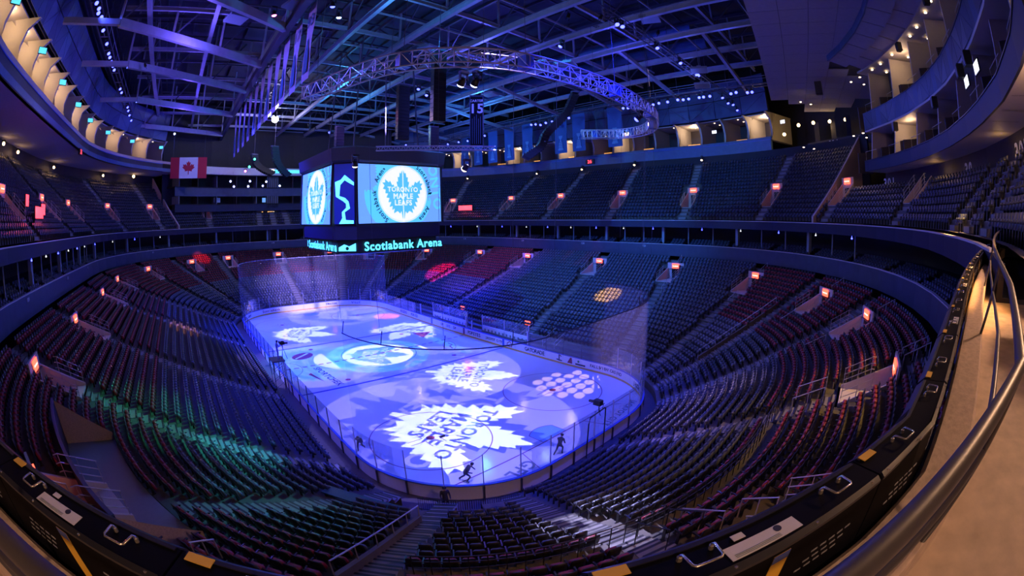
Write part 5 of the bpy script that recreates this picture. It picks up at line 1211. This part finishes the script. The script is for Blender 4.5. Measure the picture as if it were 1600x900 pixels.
struct(fsweep([(.20, 14.0), (.20, 14.50), (.23, 14.53), (.50, 14.53), (.53, 14.50), (.53, 14.0)], s_lo, s_hi, 46).build('wall_ledge', 'ledge_concrete'), 'rough concrete ledge behind the black panels')
struct(fsweep([(.5, 14.05), (.5, 14.18), (3.4, 14.18), (3.4, 14.05)], s_lo, s_hi, 46).build('floor_walkway', 'floor_concrete'), 'worn concrete walkway beside the railing')
struct(fsweep([(3.2, 14.0), (3.2, 15.1), (3.5, 15.1), (3.5, 14.0)], cam_s+6, s_hi, 20).build('wall_walkway', 'dark_wall'), 'dark low wall behind the walkway')
rr = thing('guard_rail', 'thick grey tube guard rail in the foreground', 'railing', fpt(cam_s, .6, 14.5)); inv = Matrix.Translation(-rr.location)
ks = np.concatenate([np.arange(cam_s-9.1, cam_s+1.8, 1.82), [cam_s+1.78], np.arange(cam_s+3.7, s_hi, 2.0)]); ks = np.unique(np.round(ks, 3))
o = MB().tube([fpt(k, .665, 15.38) for k in ks], .033, 16).build('top_tube', 'tube_grey', rr, True); o.matrix_parent_inverse = inv
o = MB().tube([fpt(k, .60, 15.02) for k in ks], .022, 12).build('lower_tube', 'tube_grey', rr, True); o.matrix_parent_inverse = inv
for k in ks[::2]:
    o = MB().tube([fpt(k, .50, 14.53), fpt(k, .60, 15.02), fpt(k, .665, 15.36)], .022, 10).build('post', 'tube_grey', rr, True); o.matrix_parent_inverse = inv

# ================================================================== HANDRAILS AND BARRIERS IN THE STANDS
def stand_rail(u, t0, t1, lab, wall=True, m='handrail', n=5, zf=zl, h=.95):
    r = thing('aisle_rail', lab, 'handrail', rp(u, t0, zf(t0))); inv = Matrix.Translation(-r.location); rz = facing(u)
    ts = np.linspace(t0, t1, n+1); top = [rp(u, t, zf(t)+h) for t in ts]
    o = MB().tube([rp(u, t0, zf(t0)+.2)]+top+[rp(u, t1, zf(t1)+.2)], .03, 6).build('rail', m, r); o.matrix_parent_inverse = inv
    for t in ts[1:-1]: o = MB().tube([rp(u, t, zf(t)), rp(u, t, zf(t)+h)], .024, 5).build('post', m, r); o.matrix_parent_inverse = inv
    if wall:
        a, b = rp(u, t0), rp(u, t1); mb = MB(); L = Vector((b[0]-a[0], b[1]-a[1], 0)).normalized(); nn = Vector((-L.y, L.x, 0))*.09
        P_ = [Vector((*a, zf(t0)-.3)), Vector((*b, zf(t1)-.3)), Vector((*b, zf(t1)+.34)), Vector((*a, zf(t0)+.34))]
        mb.add([p-nn for p in P_]+[p+nn for p in P_], [(0, 1, 2, 3), (7, 6, 5, 4), (0, 4, 5, 1), (1, 5, 6, 2), (2, 6, 7, 3), (3, 7, 4, 0)]); o = mb.build('kerb_wall', 'concrete', r); o.matrix_parent_inverse = inv
for u, a, b, lab in ((5.512, .26, .64, 'concrete kerb wall with handrail beside the near centre stairs'), (7.494, .28, .72, 'long kerb wall with handrail in the near right corner'), (1.5, .25, .7, 'kerb wall with handrail in the far right corner'), (3.5, .25, .7, 'kerb wall with handrail in the far left corner')): stand_rail(u, a, b, lab)
k = 0
for u in (7.40, 7.19, 6.72, 6.42, 7.95, 7.67, 5.80):
    for a, b in ((.62, .70), (.90, .97)):
        k += 1; stand_rail(u-.02, a, b, 'short pale handrail in the lower right stand, %s one' % nth(k), False, n=2)
r = thing('walkway_rail', 'black rail along the cross aisle of the near right stand', 'handrail', rp(5.62, .575, zl(.575))); inv = Matrix.Translation(-r.location); us = np.concatenate([np.linspace(5.56, 6, 30), np.linspace(6.02, 6.7, 6)])
for h in (.45, .75, 1.0): o = MB().tube([rp(u, .572, zl(.56)+h) for u in us], .022, 5).build('rail', 'black', r); o.matrix_parent_inverse = inv
for u in us: o = MB().tube([rp(u, .572, zl(.56)), rp(u, .572, zl(.56)+1.0)], .022, 5).build('post', 'black', r); o.matrix_parent_inverse = inv
r = thing('stair_guard', 'black tube guard at the head of the bright stairway', 'handrail', rp(5.755, .62, zl(.62))); inv = Matrix.Translation(-r.location)
for uu in (5.742, 5.775): o = MB().tube([rp(uu, .60, zl(.6)), rp(uu, .60, zl(.6)+1.0), rp(uu, .67, zl(.67)+1.0), rp(uu, .67, zl(.67))], .024, 6).build('loop', 'black', r); o.matrix_parent_inverse = inv
for i, (u, t0, t1) in enumerate(((5.80, .70, .76), (5.36, .84, .9), (5.44, .70, .74))): stand_rail(u, t0, t1, ['bent pale handrail beside the near bright stairs', 'pale handrail at the near left entrance', 'bent handrail by the left platform'][i], False, n=2)
# accessible platform on the near left
pf = struct(link('left_platform', None), 'flat grey platform set into the near left seats'); zp = zl(.668); us = np.linspace(5.17, 5.40, 12)
mb = MB(); strip(mb, us, .666, zp, .80, zp); mb.build('platform_floor', 'column', pf); o = pf
MB().sweep([(0, zp-.1), (0, zl(.80)+.95), (.12, zl(.80)+.95), (.12, zp-.1)], frames(5.17, 5.40, .80, 12)).build('back_wall', 'navy_wall', pf)
MB().sweep([(0, zl(.80)+.95), (0, zl(.80)+1.02), (.16, zl(.80)+1.02), (.16, zl(.80)+.95)], frames(5.17, 5.40, .80, 12)).build('wall_cap', 'fascia_blue', pf)
for uu in (5.17, 5.40):
    a, b = rp(uu, .666), rp(uu, .80); mb = MB(); mb.add([(*a, zp-.1), (*b, zp-.1), (*b, zl(.8)+.9), (*a, zp+.35)], [(0, 1, 2, 3)]); mb.build('end_wall', 'ledge_concrete', pf)
# low fences beside the boards at the near end
for i, u in enumerate(np.arange(5.47, 5.78, .052)):
    r = thing('crowd_fence', 'low black fence behind the near boards, %s from the left' % nth(i+1), 'fence', rp(u, .075, 0), facing(u, .07), 'fences behind the near boards')
    for z in (.25, 1.05): MB().tube([(-.62, 0, z), (.62, 0, z)], .022, 5).build('rail', 'black', r)
    for k in range(11): MB().tube([(-.6+k*.12, 0, .25), (-.6+k*.12, 0, 1.05)], .010, 4).build('bar', 'black', r)
    for e in (-.5, .5): MB().bar((e, -.2, .03), (e, .2, .03), .04).bar((e, 0, .03), (e, 0, .3), .03).build('foot', 'black', r)
# teal ledge of the seating block front, built as a top on legs
r = thing('front_ledge', 'long teal ledge at the front of the near left seating block', 'table', rp(5.37, .225, zl(.2)-.25), facing(5.37, .2)); MB().box((0, 0, .85), (4.4, .7, .08)).build('top', 'ledge_teal', r)
for e in (-2., 2.): MB().box((e, 0, .42), (.08, .6, .8)).build('leg', 'black', r)

# ================================================================== PLAYERS' BENCHES ON THE FAR SIDE
for i, (ya, yb) in enumerate(((1.6, 10.2), (-10.2, -1.6))):
    r = thing('players_bench', ['dark players bench left of the centre line', 'dark players bench right of the centre line'][i], 'bench', (14.0, (ya+yb)/2, 0)); L = yb-ya
    MB().box((0, 0, .45), (.45, L, .10)).build('seat', 'black', r)
    for q in np.linspace(-L/2+.4, L/2-.4, 5): MB().box((0, q, .2), (.4, .12, .4)).build('leg', 'steel_dark', r)
    MB().box((.9, 0, .75), (.10, L, 1.3)).build('back_wall', 'board_white', r)
    for q in range(12): MB().box((.84, -L/2+.4+q*L/12.4, .85), (.03, .22, .30)).build('wall_mark', 'ink_grey', r)
    MB().box((.9, 0, 2.1), (.03, L, 1.3)).build('back_glass', 'glass', r)
    for q in (-L/2, 0, L/2): MB().box((.9, q, 1.6), (.1, .1, 2.4)).build('post', 'aluminium', r)
for i, (yv, lab) in enumerate(((5.9, 'rail lined entrance with red sign behind the far bench'), (-7.6, 'rail lined entrance with red sign right of the benches'), (-13.2, 'pale rail stairway over the right glass'))):
    r = thing('bench_entrance', lab, 'entrance', (16.0, yv, .3)); 
    for e in (-.9, .9):
        mb = MB()
        for h in (.6, 1.1): mb.tube([(-1., e, h), (1.4, e, h+1.0)], .03, 5)
        for f in (-1., .2, 1.4): mb.tube([(f, e, (f+1)*.4), (f, e, (f+1)*.42+1.1)], .03, 5)
        mb.build('handrail', 'handrail', r)
    MB().box((1.45, 0, 1.5), (.1, 1.9, 1.7)).build('head_wall', 'navy_wall', r)
    if i < 2: MB().box((1.36, 0, 1.95), (.08, .9, .5)).build('exit_sign', 'red_sign', r)
for i, (yv, h) in enumerate(((-.2, 2.6), (-1.4, 2.2), (-11.6, 2.6), (11.2, 2.6), (13.5, 2.4))):
    o = MB().box((0, 0, h/2), (.14, .14, h)).box((0, 0, h), (.2, .2, .06)).build('glass_stanchion', 'aluminium', None, loc=(13.25, yv, 0)); tag(o, 'pale stanchion behind the far boards, %s from the right' % nth([3, 4, 1, 2, 5][i] if False else i+1), 'post', 'stanchions behind the far boards')
# red lit desks in the upper stands
for i, (u, t_, wd, lab) in enumerate(((4.60, 1.09, 2.6, 'bright red lit screen in the left upper stand'), (4.52, 1.11, 1.3, 'smaller red lit screen beside the large one'), (4.62, 1.15, .9, 'small red screen above the large one'), (1.22, 1.10, 3.4, 'bright red lit screen in the right upper stand behind the scoreboard'))):
    r = thing('red_screen', lab, 'screen', rp(u, t_, zu(t_)+.6), facing(u, 1.1)); MB().box((0, .1, .6), (wd+.1, .12, 1.2)).build('case', 'black', r); MB().box((0, .03, .65), (wd, .03, 1.0)).build('screen', 'red_led', r); MB().box((0, .3, 0), (wd, .4, 1.2)).build('base', 'suite_dark', r)
    if i in (0, 3): lamp('POINT', 'glow', rp(u, t_-.03, zu(t_)+1.4), (1, .06, .06), 160, radius=.3)
r = thing('game_clock', 'small red numeral clock under the left balcony front', 'clock', rp(4.02, 1.105, 25.7), facing(4.02)); MB().box((0, 0, 0), (1.5, .3, .8)).build('case', 'black', r); digits(r, '26', .8, 'red_led', Matrix.Translation((0, -.17, 0)) @ Matrix.Rotation(PI/2, 4, 'X'))
r = thing('game_clock', 'small red numeral clock on the right balcony front', 'clock', rp(.66, 1.525, 26.3), facing(.66)); MB().box((0, 0, 0), (2.0, .3, .9)).build('case', 'black', r); digits(r, '26', .9, 'red_led', Matrix.Translation((0, -.17, 0)) @ Matrix.Rotation(PI/2, 4, 'X'))

# ================================================================== CAMERAS AND PEOPLE
def person(name_lab, loc, rz, J, top='clothes_dark', prop=None):
    """J: joint name -> (x,y,z); one skinned body"""
    E_ = [('pel', 'spi'), ('spi', 'che'), ('che', 'nek'), ('nek', 'hed'), ('hed', 'crn'), ('che', 'shl'), ('shl', 'ell'), ('ell', 'wrl'), ('wrl', 'hal'), ('che', 'shr'), ('shr', 'elr'), ('elr', 'wrr'), ('wrr', 'har'), ('pel', 'hil'), ('hil', 'knl'), ('knl', 'anl'), ('anl', 'tol'), ('pel', 'hir'), ('hir', 'knr'), ('knr', 'anr'), ('anr', 'tor')]
    rad = dict(pel=.15, spi=.145, che=.17, nek=.06, hed=.095, crn=.085, shl=.075, shr=.075, ell=.052, elr=.052, wrl=.038, wrr=.038, hal=.045, har=.045, hil=.10, hir=.10, knl=.07, knr=.07, anl=.05, anr=.05, tol=.05, tor=.05)
    ids = {k: i for i, k in enumerate(rad)}; me = bpy.data.meshes.new('person'); me.from_pydata([J[k] for k in rad], [(ids[a], ids[b]) for a, b in E_], [])
    o = bpy.data.objects.new('person', me); COL.objects.link(o)
    md = o.modifiers.new('skin', 'SKIN'); md.use_smooth_shade = True
    for k, i in ids.items(): v = me.skin_vertices[0].data[i]; v.radius = (rad[k], rad[k]*(.72 if k in ('che', 'spi', 'pel') else 1)); v.use_root = k == 'pel'
    sd = o.modifiers.new('smooth', 'SUBSURF'); sd.levels = 1; sd.render_levels = 1
    dg = bpy.context.evaluated_depsgraph_get(); m2 = bpy.data.meshes.new_from_object(o.evaluated_get(dg)); o.modifiers.clear(); o.data = m2
    m2.materials.clear()
    for m in (top, 'skin'): m2.materials.append(MATS[m])
    hd = Vector(J['hed'])
    for f in m2.polygons:
        c = f.center; f.material_index = 1 if (c-hd).length < .16 and c.z > J['nek'][2]-.02 or min((c-Vector(J['hal'])).length, (c-Vector(J['har'])).length) < .06 else 0
    o.location = loc; o.rotation_euler = (0, 0, rz); tag(o, name_lab, 'person')
    h = MB(); h.tube([hd+Vector((0, .01, .03)), hd+Vector((0, .015, .09)), hd+Vector((0, .02, .14)), hd+Vector((0, .02, .16))], [.115, .115, .08, .02], 10); h.build('hair', 'black', o, True)
    return o
STAND = dict(pel=(0, 0, .95), spi=(0, .01, 1.12), che=(0, .02, 1.36), nek=(0, .0, 1.50), hed=(0, -.03, 1.63), crn=(0, -.01, 1.74), shl=(-.20, .02, 1.42), ell=(-.26, -.05, 1.14), wrl=(-.24, -.22, .98), hal=(-.22, -.29, .96), shr=(.20, .02, 1.42), elr=(.26, -.05, 1.14), wrr=(.24, -.22, .98), har=(.22, -.29, .96), hil=(-.10, 0, .90), knl=(-.11, -.03, .50), anl=(-.12, .02, .09), tol=(-.13, -.14, .05), hir=(.10, 0, .90), knr=(.11, -.03, .50), anr=(.12, .02, .09), tor=(.13, -.14, .05))
SKATE = dict(STAND, pel=(0, .12, .78), spi=(0, .02, .93), che=(0, -.16, 1.10), nek=(0, -.28, 1.20), hed=(0, -.38, 1.28), crn=(0, -.40, 1.38), shl=(-.2, -.16, 1.14), ell=(-.32, -.02, .92), wrl=(-.26, -.26, .80), hal=(-.22, -.33, .78), shr=(.2, -.16, 1.14), elr=(.3, -.34, .96), wrr=(.16, -.52, .82), har=(.12, -.57, .80), hil=(-.1, .1, .74), knl=(-.14, -.2, .46), anl=(-.16, .05, .10), tol=(-.17, -.12, .06), hir=(.1, .12, .74), knr=(.18, .10, .40), anr=(.26, .48, .14), tor=(.28, .36, .07))
CAMM = dict(STAND, wrl=(-.18, -.42, 1.32), hal=(-.15, -.50, 1.36), ell=(-.28, -.14, 1.18), wrr=(.18, -.40, 1.22), har=(.15, -.48, 1.24), elr=(.28, -.12, 1.14), hed=(0, -.08, 1.62), crn=(0, -.07, 1.73))
pl = thing('camera_platform', 'tall scaffold platform at the left boards', 'platform', (-13.9, -6.2, 0))
MB().box((0, 0, 3.35), (1.3, 1.6, .10)).build('deck', 'steel_dark', pl)
for ex in (-.6, .6):
    for ey in (-.7, .7): MB().tube([(ex, ey, 0), (ex, ey, 3.3)], .03, 5).build('leg', 'steel_dark', pl)
for z in (.8, 1.7, 2.6):
    for ey in (-.7, .7): MB().tube([(-.6, ey, z), (.6, ey, z+.7)], .02, 4).build('brace', 'steel_dark', pl)
person('camera operator in pale blue top standing on the left platform', (-13.75, -6.25, 3.40), math.radians(70), CAMM, 'clothes_blue')
def video_camera(loc, rz, lab, tripod=True):
    r = thing('video_camera', lab, 'video camera', loc, rz)
    MB().box((0, 0, 1.52), (.22, .5, .26)).box((0, -.05, 1.68), (.08, .3, .08)).build('body', 'black', r); MB().tube([(0, -.25, 1.52), (0, -.45, 1.52), (0, -.55, 1.52)], [.09, .08, .11], 10).build('lens', 'black', r); MB().box((.05, .28, 1.62), (.2, .12, .16)).build('viewfinder', 'steel_dark', r)
    MB().tube([(0, 0, 1.1), (0, 0, 1.40)], .05, 6).build('head', 'black', r)
    for k in range(3): a = 2*PI*k/3+.5; MB().tube([(0, 0, 1.12), (.35*math.cos(a), .35*math.sin(a), 0)], .022, 5).build('leg', 'black', r)
video_camera((-13.25, -6.55, 3.40), math.radians(70), 'black video camera on a tripod at the left platform')
person('dark dressed person standing behind the near left boards', rp(5.52, .055, 0), math.radians(-20), STAND)
person('skater bending low near the near boards', (-8.3, -27.3, 0), math.radians(60), SKATE); person('skater in dark clothes close to the left boards', (-11.9, -19.9, 0), math.radians(-30), SKATE); person('skater in dark clothes by the near right boards', (-1.7, -29.0, 0), math.radians(110), SKATE)
r = thing('robot_camera', 'black remote camera on a frame above the near right glass', 'video camera', (0, -30.75, 0))
MB().tube([(-1.05, 0, 0), (-1.05, 0, 1.3), (-1.0, 0, 2.6), (-.85, 0, 3.05), (.75, 0, 3.2), (.87, 0, 3.1), (.87, 0, 1.2), (.87, 0, 0)], .045, 8).build('frame', 'black', r, True)
MB().tube([(.1, 0, 3.15), (.05, 0, 3.5), (.25, 0, 3.6)], .04, 6).build('neck', 'black', r); MB().box((0, .05, 3.85), (.4, .55, .35)).tube([(0, .3, 3.85), (0, .75, 3.8)], .1, 8).build('head', 'black', r); MB().tube([(.5, 0, 3.2), (.55, 0, 3.5), (.7, 0, 3.55)], .03, 5).build('arm', 'black', r)
o = MB().box((0, 0, 0), (.34, .10, .10)).box((0, .06, 0), (.08, .06, .06)).build('puck_camera', 'black', None, loc=(-9.2, -26.4, 3.3)); tag(o, 'tiny black camera hanging in front of the near glass', 'camera')
sc.cycles.sample_clamp_indirect = 4.0
sc.cycles.max_bounces = 6; sc.cycles.transparent_max_bounces = 24
